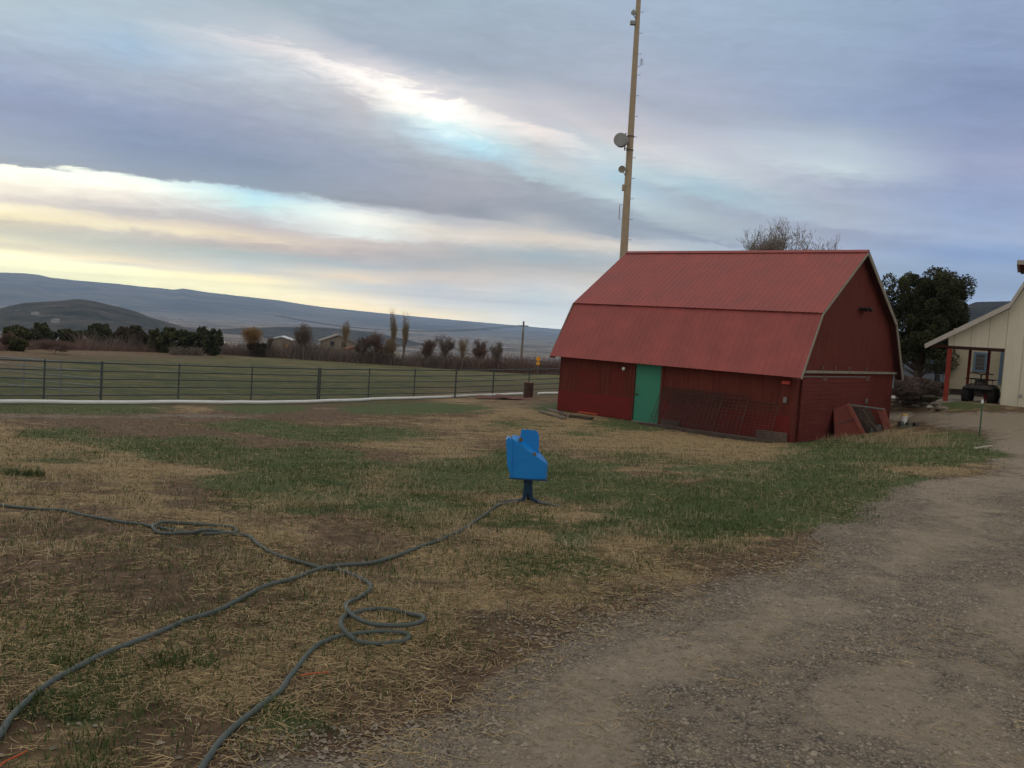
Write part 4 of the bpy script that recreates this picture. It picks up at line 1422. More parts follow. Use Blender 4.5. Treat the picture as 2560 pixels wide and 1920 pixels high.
# ------------------------------------------------------------------ plants
def leaf_mat(name, ca, cb, rough=.8):
    m = bpy.data.materials.new(name)
    m.use_nodes = True
    T = NT(m.node_tree)
    at = T.n('ShaderNodeAttribute', attribute_name='tone')
    col = T.mix(at.outputs['Fac'], c4(ca), c4(cb))
    bs = T.n('ShaderNodeBsdfPrincipled')
    T.l(col, bs.inputs['Base Color'])
    bs.inputs['Roughness'].default_value = rough
    bs.inputs['Specular IOR Level'].default_value = 0.15
    out = T.n('ShaderNodeOutputMaterial')
    T.l(bs.outputs[0], out.inputs[0])
    return m


def leaf_quads(P, size, rng, elong=1.6):
    """random small quads at points P; returns V,F"""
    n = len(P)
    a = rng.normal(size=(n, 3))
    a /= np.linalg.norm(a, axis=1)[:, None]
    b = np.cross(a, rng.normal(size=(n, 3)))
    b /= np.linalg.norm(b, axis=1)[:, None] + 1e-9
    s = (size * rng.uniform(.6, 1.4, n))[:, None]
    V = np.stack([P - a * s * elong * .5, P + b * s * .5, P + a * s * elong * .5, P - b * s * .5], 1).reshape(-1, 3)
    F = np.arange(n * 4).reshape(-1, 4)
    return V, F


def seg_mesh(name, S, m, parent=None, sides=3, tone=None):
    """S: list of (a, b, ra, rb) -> tapered prisms"""
    A = np.array([s[0] for s in S], float)
    B = np.array([s[1] for s in S], float)
    ra = np.array([s[2] for s in S], float)
    rb = np.array([s[3] for s in S], float)
    d = B - A
    d /= np.linalg.norm(d, axis=1)[:, None] + 1e-9
    ref = np.where(np.abs(d[:, 2:3]) < .9, np.array([[0, 0, 1.0]]), np.array([[1.0, 0, 0]]))
    u = np.cross(d, ref)
    u /= np.linalg.norm(u, axis=1)[:, None] + 1e-9
    w = np.cross(d, u)
    V = []
    for k in range(sides):
        an = 2 * math.pi * k / sides
        V.append(A + (u * math.cos(an) + w * math.sin(an)) * ra[:, None])
    for k in range(sides):
        an = 2 * math.pi * k / sides
        V.append(B + (u * math.cos(an) + w * math.sin(an)) * rb[:, None])
    V = np.stack(V, 1).reshape(-1, 3)
    base = np.arange(len(S))[:, None] * 2 * sides
    F = np.concatenate([base + np.array([[k, (k + 1) % sides, sides + (k + 1) % sides, sides + k]]) for k in range(sides)], 0)
    t = np.repeat(tone if tone is not None else np.random.default_rng(3).uniform(0, 1, len(S)), 2 * sides)
    return mesh_np(name, V, F, m, False, {'tone': t}, parent)


def grow(rng, height_, spread, levels=5, r0=.1, rmin=.006, up=.5, kids=(3, 5), lean=.0):
    """limbs of a bare tree: list of segments, and the twig ends"""
    trunk, twigs, tips = [], [], []

    def br(p, d, L, r, lv):
        n = 3 if lv else 4
        q = p
        for i in range(n):
            dd = d + rng.normal(size=3) * (.10 + .05 * lv)
            dd[2] += up * .10
            dd /= np.linalg.norm(dd)
            q2 = q + dd * L / n
            rr = max(r * (1 - .22 * (i + 1) / n * (1 + lv * .4)), rmin)
            (trunk if lv <= 1 else twigs).append((q, q2, max(r * (1 - .22 * i / n), rmin), rr))
            if lv < levels and (i > 0 or lv > 0):
                for _ in range(rng.integers(1, kids[1] - 1) if i < n - 1 else rng.integers(*kids)):
                    ax = rng.normal(size=3)
                    ax -= dd * (ax @ dd)
                    ax /= np.linalg.norm(ax) + 1e-9
                    an = rng.uniform(.35, .95) * spread
                    nd = dd * math.cos(an) + ax * math.sin(an)
                    nd[2] += up * .35
                    nd /= np.linalg.norm(nd)
                    br(q2, nd, L * rng.uniform(.52, .78), max(rr * .58, rmin), lv + 1)
            q, d = q2, dd
        if lv == levels:
            tips.append(q)
    br(np.zeros(3), np.array([lean, 0, 1.0]), height_ * .36, r0, 0)
    return trunk, twigs, np.array(tips) if tips else np.zeros((0, 3))


M_BARK = leaf_mat('grey_bark', (.11, .088, .075), (.19, .155, .13))
M_TWIG = leaf_mat('brown_twigs', (.13, .10, .09), (.22, .17, .15))
M_TWIGR = leaf_mat('reddish_twigs', (.13, .082, .072), (.21, .14, .12))
M_TWIGP = leaf_mat('pale_twigs', (.20, .15, .10), (.30, .23, .155))
M_TWIGO = leaf_mat('orange_twigs', (.24, .14, .055), (.34, .215, .095))
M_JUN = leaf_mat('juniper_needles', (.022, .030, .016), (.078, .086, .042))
M_JUN2 = leaf_mat('olive_needles', (.034, .042, .019), (.085, .086, .036))
M_JUN3 = leaf_mat('brown_green_leaves', (.035, .028, .017), (.075, .060, .038))


def juniper(base, h, w, label, seed, nclump=45, per=70, fs=.16, m=None, squash=1.0, group='junipers along the far pasture edge', low=.02, name='juniper_tree', lob=1.0):
    rng = np.random.default_rng(seed)
    R_ = empty(name, tuple(base), 0, label, 'tree', group)
    S = []
    lobes = []
    for k in range(nclump):
        t = rng.uniform(low, 1) ** .8
        prof = math.sin(math.pi * min(max(t * (.86 if lob == 1.0 else .68) + .12, 0), 1)) ** .55
        a = rng.uniform(0, 2 * math.pi)
        rad = w / 2 * prof * math.sqrt(rng.uniform(.05, 1)) * rng.uniform(.72, 1.0)
        c = np.array([math.cos(a) * rad, math.sin(a) * rad, h * (t * .90 + .03)])
        s = w * rng.uniform(.09, .17) * (1.15 - .35 * t) * lob
        lobes.append((c, s, rng.uniform(0, 1)))
        S.append((np.array([0, 0, min(c[2] * .5, h * .4)]), c * .9, .05 * h / 4 * lob ** 3, .02 * lob ** 3))
    P, Tn = [], []
    for c, s, tn in lobes:
        q = rng.normal(size=(per, 3))
        q /= np.linalg.norm(q, axis=1)[:, None]
        q *= (rng.uniform(.35, 1, per) ** .5)[:, None] * s
        q[:, 2] *= 1.15
        P.append(c + q)
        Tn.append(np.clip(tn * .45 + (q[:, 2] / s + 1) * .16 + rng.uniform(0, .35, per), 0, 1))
    P = np.concatenate(P)
    P[:, 2] = np.maximum(P[:, 2], .02)
    V, F = leaf_quads(P, np.full(len(P), fs), rng)
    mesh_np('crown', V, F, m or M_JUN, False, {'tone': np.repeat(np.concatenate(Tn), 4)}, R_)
    S.append((np.array([0, 0, -.3]), np.array([0, 0, h * .25]), .045 * h, .03 * h))
    S.append((np.array([0, 0, h * .25]), np.array([.05, 0, h * .75]), .03 * h, .01 * h))
    seg_mesh('trunk', S, M_BARK, R_, 5)
    return R_


def bare_tree(base, h, label, seed, m=None, spread=.75, levels=4, r0=None, rmin=.018, up=.5, buds=0, bud_size=.05, group='bare trees along the far pasture edge', kids=(3, 5), width=None, name='bare_tree', mb_=None, budm=None, keep=1.0):
    rng = np.random.default_rng(seed)
    tr, tw, tips = grow(rng, h, spread, levels, r0 or h * .022, rmin, up, kids)
    allp = np.array([s[1] for s in tr + tw])
    k = h / max(allp[:, 2].max(), 1e-3)
    kx = k if width is None else width / (np.percentile(np.abs(allp[:, :2]), 96) * 2 + 1e-6)
    sc = np.array([kx, kx, k])
    f = lambda L: [(a * sc, b * sc, ra, rb) for a, b, ra, rb in L]
    R_ = empty(name, tuple(base), rng.uniform(0, 6), label, 'tree', group)
    tr = f(tr)
    tr.append((np.array([0, 0, -.4]), np.array([0, 0, 0.0]), tr[0][2] * 1.15, tr[0][2]))
    seg_mesh('trunk', tr, mb_ or M_BARK, R_, 6)
    tw = [q for q in f(tw) if keep >= 1 or rng.uniform() < keep or q[2] > rmin * 1.3]
    o = seg_mesh('crown', tw, m or M_TWIG, R_, 3)
    if buds and len(tips):
        ends = np.array([s[1] for s in tw])
        idx = rng.integers(0, len(ends), buds)
        P = ends[idx] + rng.normal(size=(buds, 3)) * .06
        V, F = leaf_quads(P, np.full(buds, bud_size), rng)
        mesh_np('buds', V, F, budm or M_TWIGR, False, {'tone': rng.uniform(0, 1, buds).repeat(4)}, R_)['kind'] = 'stuff'
    return R_


def edge_pt(u, v):
    P = on_ground(u, v)
    return P


JL = [(46, 862, 818, 66, M_JUN2, 'broad olive juniper at the far left of the tree row'),
      (109, 862, 808, 58, M_JUN, 'dark round juniper, second tall one in from the left edge'),
      (45, 878, 848, 42, M_JUN2, 'small low olive juniper in front of the leftmost broad one'),
      (176, 862, 820, 62, M_JUN, 'low spreading juniper behind the brown thicket'),
      (254, 864, 804, 70, M_JUN, 'tall dark juniper below the foot of the dark hill'),
      (330, 871, 813, 92, M_JUN3, 'wide brownish evergreen between two dark junipers'),
      (404, 868, 809, 76, M_JUN2, 'olive green juniper left of the rounded end tree'),
      (458, 868, 812, 60, M_JUN, 'dark narrow juniper just left of the rounded end tree'),
      (521, 868, 801, 74, M_JUN, 'rounded dark juniper at the right end of the dense row')]
for i, (u, vb, vt, wpx, m_, lab) in enumerate(JL):
    b = edge_pt(u, vb)
    if b[1] > 150 or b[1] < 80:
        b = np.array([*at_y(u, vb, 118)[:2], 0])
        b[2] = gz(b[0], b[1])
    s = b[1] / FPX
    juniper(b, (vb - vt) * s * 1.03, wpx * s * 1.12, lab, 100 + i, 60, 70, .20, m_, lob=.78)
b = edge_pt(712, 880)
BT = [(18, 876, 826, M_TWIGR, 45, 'reddish bare bush at the left edge of the tree row', 5, .9, .02, 0),
      (135, 884, 845, M_TWIGR, 95, 'wide low reddish brown thicket in front of the junipers', 5, 1.2, .012, 0),
      (622, 872, 811, M_TWIGO, 58, 'pale orange willow with straight twigs', 5, .6, .012, 0),
      (640, 878, 852, M_JUN3, 46, 'dark brown bush at the foot of the orange willow', 5, 1.0, .03, 600),
      (672, 884, 838, M_TWIG, 18, 'small thin grey sapling right of the orange willow', 5, .5, .02, 0),
      (758, 896, 803, M_TWIG, 56, 'largest bare brown tree, left of the small gabled house', 5, .55, .012, 300),
      (853, 884, 788, M_TWIGP, 32, 'slim pale bare tree rising behind the small house', 5, .38, .012, 0),
      (908, 898, 838, M_TWIG, 36, 'small bare tree right of the orange roofed shed', 5, .75, .025, 0),
      (935, 902, 822, M_TWIGR, 52, 'bare reddish tree with a crooked trunk right of the house', 5, .7, .012, 100),
      (977, 896, 760, M_TWIGP, 20, 'taller of the two thin pale poplars', 5, .2, .012, 0),
      (1008, 898, 770, M_TWIGP, 18, 'shorter of the two thin pale poplars', 5, .2, .012, 0),
      (985, 900, 838, M_TWIGP, 46, 'pale bushy tree at the foot of the two poplars', 5, .8, .012, 0),
      (1064, 910, 842, M_TWIGR, 42, 'left of a pair of dense dark bare trees in mid row', 5, .6, .012, 133),
      (1108, 912, 834, M_TWIG, 48, 'right and taller of a pair of dense dark bare trees', 5, .6, .012, 133),
      (1155, 912, 836, M_TWIGP, 26, 'slim pale brown tree between darker bare trees', 5, .35, .012, 0),
      (1197, 914, 843, M_TWIGR, 40, 'dark forked bare tree, third from the utility pole', 5, .6, .012, 83),
      (1248, 916, 850, M_TWIG, 40, 'low spreading bare tree next to the utility pole', 5, .7, .012, 83)]
for i, (u, vb, vt, m_, wpx, lab, lv, sp_a, rm, bud) in enumerate(BT):
    b = edge_pt(u, vb)
    if b[1] > 150:
        b = np.array([*at_y(u, vb, 126)[:2], 0])
        b[2] = gz(b[0], b[1])
    s = b[1] / FPX
    topz = at_y(u, vt, b[1])[2]
    bare_tree(b, max(topz - b[2], 1.0), lab, 300 + i, m_, sp_a, lv, rmin=rm, up=.9 if wpx < 34 else .45, buds=bud, bud_size=.12, width=wpx * s * .95, kids=(3, 5), name='bare_shrub' if vb - vt < 52 else 'bare_tree', budm=m_, keep=.16 if wpx > 34 else .045, group='bare trees along the far pasture edge')


def thicket(name, polys, n, m_, hmin, hmax, rng, rad=.012, depth=(0, 8), label=None, group=None):
    """polys: list of (u0, v0, u1, v1) foot lines in the photo"""
    S = []
    for (u0, v0, u1, v1, wgt) in polys:
        k = int(n * wgt)
        a, b_ = edge_pt(u0, v0), edge_pt(u1, v1)
        for P0 in (a, b_):
            if P0[1] > 150:
                P0[:2] *= 126 / P0[1]
        t = rng.uniform(0, 1, k)
        dd = rng.uniform(*depth, k)
        x = a[0] + (b_[0] - a[0]) * t
        y = a[1] + (b_[1] - a[1]) * t + dd
        x *= y / (a[1] + (b_[1] - a[1]) * t)
        env = .55 + 1.0 * vnoise(x / 3.2, y / 3.2, 5)
        z = height(x, y)
        hh = rng.uniform(hmin, hmax, k) * env
        for q in range(k):
            p0 = np.array([x[q], y[q], z[q] - .03])
            l1 = rng.normal(size=3) * .35 * hh[q]
            p1 = p0 + np.array([l1[0] * .6, l1[1] * .6, hh[q] * .6])
            p2 = p1 + np.array([l1[0] * .6, l1[1] * .6, hh[q] * .4 + l1[2] * .2])
            S.append((p0, p1, rad, rad * .8))
            S.append((p1, p2, rad * .8, rad * .4))
    c = S[0][0].copy()
    S = [(a - c, b - c, r, s) for a, b, r, s in S]
    o = seg_mesh(name, S, m_)
    o.location = tuple(c)
    return o


rg = np.random.default_rng(77)
tag(thicket('brush', [(560, 876, 780, 894, .25), (760, 892, 1000, 904, .35), (990, 902, 1180, 913, .25), (560, 878, 1180, 913, .4), (200, 874, 560, 874, .35)], 6500, M_TWIG, .5, 2.1, rg, .022), 'low grey brown brush along the far edge of the pasture', 'brush', kind='stuff')
tag(thicket('brush', [(-120, 880, 120, 872, .35), (100, 872, 500, 872, .65)], 3000, M_TWIGR, .3, 1.0, rg, .022, depth=(-2, 3)), 'brown red scrub between and below the junipers', 'scrub', kind='stuff')
tag(thicket('brush', [(1100, 909, 1300, 917, .5), (1290, 916, 1430, 920, .5)], 4200, M_TWIGR, .8, 2.0, rg, .022), 'rust red brush belt behind the pasture near the barn', 'brush', kind='stuff')
# heap of cut branches and stones at the pasture edge
heap = thicket('brush_pile', [(425, 887, 505, 889, 1.0)], 500, M_BARK, .2, .9, rg, .035, depth=(-1, 2))
tag(heap, 'grey heap of cut branches at the edge of the pasture', 'brush pile')

# tree behind the barn and the big juniper by the house
tb = np.array([at_y(1988, 640, 50.0)[0], 50.0, 0])
tb[2] = gz(tb[0], tb[1])
bare_tree(tb, 8.75 - tb[2], 'budding bare tree whose crown shows above the barn ridge', 905, leaf_mat('pale_bare_twigs', (.19, .16, .14), (.29, .25, .22)), .8, 5, rmin=.008, up=.5, buds=6500, bud_size=.05, group=None, width=4.7, kids=(3, 6), keep=.4)
jb = np.array([at_y(2300, 900, 45.0)[0], 45.0, 0])
jb[2] = gz(jb[0], jb[1])
juniper(jb, 5.75 - jb[2], 5.1, 'large dark juniper between the barn and the yellow house', 902, 190, 420, .062, M_JUN, group=None, low=.16, lob=.72)
# grey shrubs and kerb stones below it
for i, (u, v, hh, ww, lab) in enumerate(((2262, 985, 1.5, 2.4, 'grey brown bare shrub in front of the big juniper'), (2305, 975, 1.1, 2.0, 'low bare shrub left of the blue porch frame'))):
    b = np.array([*at_y(u, v, 41.5 + i)[:2], 0])
    b[2] = gz(b[0], b[1])
    bare_tree(b, hh, lab, 950 + i, M_TWIG, 1.0, 5, rmin=.008, up=.3, width=ww, group=None, name='bare_shrub', kids=(3, 5), r0=.04)


def rock(u, v, s, label, m_, seed, group=None, name='stone', flat=.5):
    rng = np.random.default_rng(seed)
    P = on_ground(u, v)
    mb = MB()
    n = 9
    rings = [(.55, 0), (1.0, .25), (.95, .6), (.55, .95)]
    V = []
    for (r_, z_) in rings:
        for k in range(n):
            a = 2 * math.pi * k / n
            q = r_ * rng.uniform(.8, 1.15)
            V.append((math.cos(a) * q * s, math.sin(a) * q * s * .7, (z_ - .15) * s * flat * 2 * rng.uniform(.9, 1.1)))
    F = [tuple(range(n))[::-1], tuple(range(3 * n, 4 * n))]
    for i in range(3):
        for k in range(n):
            F.append((i * n + k, i * n + (k + 1) % n, (i + 1) * n + (k + 1) % n, (i + 1) * n + k))
    mb.add(V, F)
    o = mb.build(name, m_, sm=True)
    o.location = tuple(P)
    o.rotation_euler = (0, 0, rng.uniform(0, 3))
    return tag(o, label, 'stone', group)


M_STONE = mat('field_stone', (.12, .10, .09), (.24, .20, .17), 4, .95, bump=.02)
M_STONEW = mat('pale_stone', (.40, .38, .35), (.30, .28, .25), 4, .9)
gr = 'edging stones along the yard bank'
for i, (u, v, s, m_) in enumerate(((2238, 1006, .26, M_STONE), (2262, 1009, .3, M_STONE), (2290, 1016, .2, M_STONEW), (2312, 1012, .32, M_STONE), (2326, 1020, .22, M_STONEW), (2340, 1014, .3, M_STONE), (2352, 1024, .3, M_STONE))):
    rock(u, v, s, 'flat %s edging stone on the yard bank, %s from the barn' % ('pale' if m_ is M_STONEW else 'brown grey', ('first', 'second', 'third', 'fourth', 'fifth', 'sixth', 'last and farthest')[i]), m_, 40 + i, gr, flat=.3)


# ------------------------------------------------------------------ the pale yellow house
HTH = math.radians(29.0)                      # the ridge runs almost straight away from the road
HB_ = at_y(2499, 1013, 35.5)
HXV = np.array([math.cos(HTH), -math.sin(HTH), 0])
HYV = np.array([math.sin(HTH), math.cos(HTH), 0])
HOUSE = empty('house', tuple(HB_), -HTH, 'pale yellow board house with a gambrel gable and open porch', 'house')


def hp(u, v, dep=0.0):
    """photo point -> house frame (x, z) on the wall plane `dep` metres behind the gable"""
    d = ray(u, v)
    t = ((HB_ - EYE) @ HYV + dep) / (d @ HYV)
    q = EYE + d * t - HB_
    return float(q @ HXV), float(q[2])


def hbox(x0, x1, y0, y1, z0, z1, name, m_, parent=None, bevel=0):
    return MB().box(x0, x1, y0, y1, z0, z1).build(name, m_, parent or HOUSE, bevel)


pe, pk, ps = hp(2311, 860, -.4), hp(2524, 757, -.4), hp(2560, 703, -.4)      # eave tip, kink, steep slope
po = hp(2371, 864)
gl_ = hp(2371, 842)
zo = hp(2500, 871)[1]
pkw = hp(2525, 772)
dk = (ps[0] - pk[0], ps[1] - pk[1])
pt_ = (pk[0] + dk[0] * 3.4, pk[1] + dk[1] * 3.4)
ptw = (pt_[0] + .05, pt_[1] - .25)
pr_ = (pt_[0] + 2.2, pt_[1] + 1.3)
wall_poly = [(po[0], po[1]), (0, zo), (0, 0), (pr_[0] * 2, 0), (pr_[0] * 2, pkw[1]), (pr_[0] * 2 - ptw[0], ptw[1]), (pr_[0], pr_[1] - .25), ptw, pkw, gl_]
MB().prism([(x, 0, z) for x, z in wall_poly], (0, .15, 0)).build('gable_wall', M_CREAM, HOUSE)
hbox(0, pr_[0] * 2, .02, .2, -.45, -.01, 'foundation', M_CONC)
hbox(0.01, .12, .15, 7.6, -.1, zo, 'porch_wall', M_CREAM)


def roof_slab(pts, y0_, y1_, th, name, m_):
    mb = MB()
    for (a, b) in zip(pts[:-1], pts[1:]):
        mb.prism([(a[0], y0_, a[1]), (b[0], y0_, b[1]), (b[0], y0_, b[1] - th), (a[0], y0_, a[1] - th)], (0, y1_ - y0_, 0))
    return mb.build(name, m_, HOUSE)


M_SHINGLE = mat('grey_red_shingle', (.16, .09, .08), (.22, .14, .12), 8, .9)
M_SOFF = mat('dark_red_soffit', (.11, .02, .017), None, 4, .8)
RP = [pe, pk, pt_, pr_]
roof_slab(RP[:2], -.36, 3.3, .06, 'porch_roof', M_SHINGLE)
roof_slab(RP[1:], -.36, 7.8, .06, 'roof', M_SHINGLE)
mbf = MB()
for (a, b) in zip(RP[:-1], RP[1:]):
    mbf.prism([(a[0], -.40, a[1] + .005), (b[0], -.40, b[1] + .005), (b[0] + .03, -.40, b[1] - .19), (a[0] + .04, -.40, a[1] - .17)], (0, .037, 0))
mbf.build('fascia_board', M_PALETRIM, HOUSE)
MB().prism([(pe[0] + .05, -.355, pe[1] - .08), (pk[0], -.355, pk[1] - .10), (pk[0], -.355, pk[1] - .14), (pe[0] + .05, -.355, pe[1] - .12)], (0, .35, 0)).build('soffit', M_SOFF, HOUSE)
hbox(pe[0] + .1, po[0] - .01, .0, 3.2, po[1] - .06, po[1] + .0, 'eave_soffit', M_SOFF)
hbox(po[0], -.01, .16, 3.2, zo + .02, zo + .08, 'porch_ceiling', mat('porch_ceiling_board', (.045, .018, .016), None, 4, .9))
hbox(po[0] - .02, -.01, .0, .15, zo - .13, zo - .01, 'porch_beam', mat('beam_dark', (.05, .02, .018), None, 4, .9))
a = hp(2372, 935)
b = hp(2358, 1008)
hbox(po[0] - .02, po[0] + .15, -.02, .13, -.02, zo - .13, 'porch_post', M_POSTRED)
hbox(po[0] - .25, .02, -.28, 7.6, -.30, -.02, 'porch_slab', M_CONC, bevel=.02)
# upper eave of the taller wing
a = hp(2543, 650, 1.2)
hbox(a[0], a[0] + 6, 1.2, 5.0, a[1] - .17, a[1], 'upper_eave', M_PALETRIM)
hbox(a[0] + .12, a[0] + 6, 1.3, 4.9, a[1] - .24, a[1] - .172, 'upper_soffit', M_SOFF)
hbox(a[0] + .7, a[0] + 6, 1.6, 4.6, a[1] - 2.2, a[1] - .242, 'upper_wall', M_CREAM)
a = hp(2552, 989, -.04)
hbox(a[0] - .05, a[0] + .05, -.05, -.003, a[1] - .06, a[1] + .05, 'outlet_box', M_GREYDISH)
# back wing seen through the porch
WD = 7.6
wl_, wr_ = hp(2374, 930, WD), hp(2535, 930, WD)
zb0 = hp(2440, 976, WD)[1]
hbox(wl_[0], wr_[0] + 1.5, WD, WD + .15, zb0, zo + .9, 'wing_wall', M_CREAMSID)
hbox(wl_[0] + .05, wr_[0] + 1.5, WD + .03, WD + .16, zb0 - .6, zb0, 'wing_base', M_DARKWOOD)


def window(u0, v0, u1, v1, y, name='window', bars=1):
    a, b = hp(u0, v1, y), hp(u1, v0, y)
    x0, x1, z0, z1 = a[0], b[0], a[1], b[1]
    t = .10
    mb = MB()
    for q in ((x0, x1, z0, z0 + t), (x0, x1, z1 - t, z1), (x0, x0 + t, z0 + t, z1 - t), (x1 - t, x1, z0 + t, z1 - t)):
        mb.box(q[0], q[1], y - .06, y, q[2], q[3])
    f = mb.build(name, M_BLUEFR, HOUSE)
    MB().box(x0 + t, x1 - t, y - .03, y - .015, z0 + t, z1 - t).build('pane', M_GLASS, f)
    br_ = MB()
    for k in range(bars):
        zz = z0 + t + (z1 - z0 - 2 * t) * (k + 1) / (bars + 1)
        br_.box(x0 + t, x1 - t, y - .045, y - .031, zz - .012, zz + .012)
    br_.build('glazing_bar', M_STEEL, f)
    return f


window(2431, 882, 2470, 929, WD - .005, bars=3)
window(2494, 880, 2510, 962, WD - .005, bars=1)
for u in (2424, 2472):
    P = hp(u - 2, 920, 3.1)
    hbox(P[0] - .055, P[0] + .055, 3.04, 3.15, -.02, zo, 'inner_post', M_POSTRED)
# blue glazed porch left of the red post
for (u0, u1) in ((2315, 2321), (2325, 2333), (2354, 2362)):
    a, b = hp(u0, 978, WD), hp(u1, 905, WD)
    hbox(a[0], b[0], WD, WD + .12, a[1], b[1], 'porch_frame', M_BLUEFR)
a, b = hp(2315, 908, WD), hp(2372, 902, WD)
hbox(a[0], b[0], WD - .01, WD + .13, a[1], b[1], 'porch_frame', M_BLUEFR)
a, b = hp(2302, 986, WD), hp(2352, 977, WD)
hbox(a[0], b[0], WD - .3, WD + .5, a[1] - .4, b[1], 'porch_step', M_PALETRIM)
a, b = hp(2333, 977, WD + .1), hp(2354, 908, WD + .1)
hbox(a[0], b[0], WD + .05, WD + .07, a[1], b[1], 'porch_pane', M_GLASS)


# ------------------------------------------------------------------ quad bike on the porch
qx = hp(2449, 1010, 1.5)[0]
qw = HB_ + HXV * qx + HYV * 1.5
QB = empty('quad_bike', (qw[0], qw[1], HB_[2] - .02), math.radians(-90 - 29 - 5), 'black quad bike parked on the porch slab', 'quad bike')
for (x, y, r_, w_) in ((.62, .46, .31, .24), (.62, -.46, .31, .24), (-.62, .46, .31, .26), (-.62, -.46, .31, .26)):
    wh_ = MB().lathe((x, y, r_), [(r_ * .55, -w_ / 2), (r_ * .92, -w_ / 2), (r_, -w_ * .3), (r_, w_ * .3), (r_ * .92, w_ / 2), (r_ * .55, w_ / 2)], axis=(0, 1, 0), n=20).build('wheel', M_TYRE, QB)
    MB().lathe((x, y, r_), [(r_ * .5, -w_ * .42), (r_ * .53, w_ * .42)], axis=(0, 1, 0), n=14).build('rim', M_DARKSTEEL, wh_)
M_QB = mat('dark_quad_paint', (.025, .018, .018), (.035, .022, .02), 6, .4, spec=.5)
MB().hexa([(-.85, -.22, .38), (.8, -.18, .38), (.8, .18, .38), (-.85, .22, .38), (-.8, -.2, .62), (.7, -.15, .66), (.7, .15, .66), (-.8, .2, .62)]).build('chassis', M_BLACK, QB, .03)
for sx in (.62, -.62):
    MB().hexa([(sx - .38, -.52, .60), (sx + .38, -.50, .56), (sx + .38, .50, .56), (sx - .38, .52, .60), (sx - .30, -.46, .72), (sx + .26, -.42, .74), (sx + .26, .42, .74), (sx - .30, .46, .72)]).build('fender', M_QB, QB, .03)
MB().hexa([(-.55, -.15, .70), (.12, -.11, .68), (.12, .11, .68), (-.55, .15, .70), (-.5, -.14, .85), (.1, -.09, .80), (.1, .09, .80), (-.5, .14, .85)]).build('seat', M_BLACK, QB, .03)
MB().hexa([(.12, -.13, .66), (.62, -.16, .66), (.62, .16, .66), (.12, .13, .66), (.14, -.09, .90), (.45, -.10, .92), (.45, .10, .92), (.14, .09, .90)]).build('tank_cover', M_QB, QB, .03)
MB().hexa([(.40, -.24, .60), (.84, -.20, .58), (.84, .20, .58), (.40, .24, .60), (.36, -.20, .95), (.70, -.15, .86), (.70, .15, .86), (.36, .20, .95)]).build('front_cowl', M_QB, QB, .03)
hb = MB().tube([(.42, 0, .85), (.30, 0, 1.10)], .03, 8).tube([(.20, -.42, 1.16), (.28, -.20, 1.17), (.30, 0, 1.12), (.28, .20, 1.17), (.20, .42, 1.16)], .022, 8)
hb.build('handlebar', M_BLACK, QB)
for sx, ln in ((.66, .42), (-.70, .44)):
    rk = MB()
    for k in range(8):
        y = -.50 + 1.0 * k / 7
        rk.tube([(sx - ln / 2, y, .93), (sx + ln / 2, y, .93)], .013, 5)
    for xx in (-.5, 0, .5):
        rk.tube([(sx + xx * ln, -.52, .93), (sx + xx * ln, .52, .93)], .014, 6)
    for yy in (-.3, .3):
        rk.tube([(sx, yy, .70), (sx, yy, .93)], .014, 6)
    rk.build('rack', M_BLACK, QB)
for sy in (-.2, .2):
    MB().lathe((.86, sy, .64), [(.05, -.02), (.075, .03), (.07, .05)], axis=(1, 0, 0), n=12).build('headlight', M_GREYDISH, QB)


# ------------------------------------------------------------------ small things about the yard
P = on_ground(2448, 1092)
TPz = at_y(2444, 998, P[1])[2] - P[2]
TPO = empty('metal_post', tuple(P), 0, 'thin green metal post with a white tip beside the driveway', 'post')
MB().box(-.022, .022, -.004, .004, -.1, TPz - .12).box(-.004, .004, .004, .035, -.1, TPz - .12).build('shaft', M_GREENPOST, TPO)
MB().box(-.025, .025, -.008, .036, TPz - .12, TPz).build('tip', M_WHITE, TPO)
P = on_ground(2259, 1060)
BK = empty('bucket', tuple(P), 0, 'small white bucket in the grass behind the barn corner', 'bucket')
MB().lathe((0, 0, 0), [(.10, 0), (.13, .26), (.14, .27), (.14, .29)], n=18).build('pail', M_WHITE, BK)
MB().lathe((0, 0, .29), [(.13, 0), (.12, .05), (.09, .09)], n=14).build('lid', mat('straw_yellow_lid', (.55, .40, .16), None, 6, .7), BK)
P = on_ground(2270, 1069)
o = MB().box(-.36, .36, -.14, .14, .0, .06).box(-.32, -.2, -.12, .12, .06, .2).box(-.06, .08, -.12, .12, .06, .18).box(.2, .33, -.12, .12, .06, .2).build('block', M_DARKSTEEL, bevel=.01)
o.location = tuple(P)
tag(o, 'dark metal block lying beside the white bucket', 'block')
P = on_ground(2244, 997)
WBX = empty('chest', tuple(P), 0, 'white chest standing behind the barn corner', 'chest')
zz = at_y(2244, 975, P[1])[2] - P[2]
MB().box(-.24, .24, -.3, .3, 0, zz - .06).build('body', M_WHITE, WBX, .02)
MB().box(-.26, .26, -.32, .32, zz - .057, zz).build('lid', M_WHITE, WBX, .015)
# orange baling twine scraps
M_TWINE = mat('orange_twine', (.62, .12, .04), None, 8, .7)
for i, (pts, lab) in enumerate((([(750, 1688), (775, 1684), (800, 1682), (822, 1681)], 'scrap of orange twine in the straw between the two hoses'), ([(-10, 1925), (15, 1908), (40, 1898), (70, 1885)], 'scrap of orange twine at the bottom left corner'))):
    W = [on_ground(*q) for q in pts]
    c = W[0].copy()
    o = MB().tube([p - c + [0, 0, .012] for p in spline(W, 4)], .0035, 5).build('twine', M_TWINE)
    o.location = tuple(c)
    tag(o, lab, 'twine', 'scraps of orange twine')


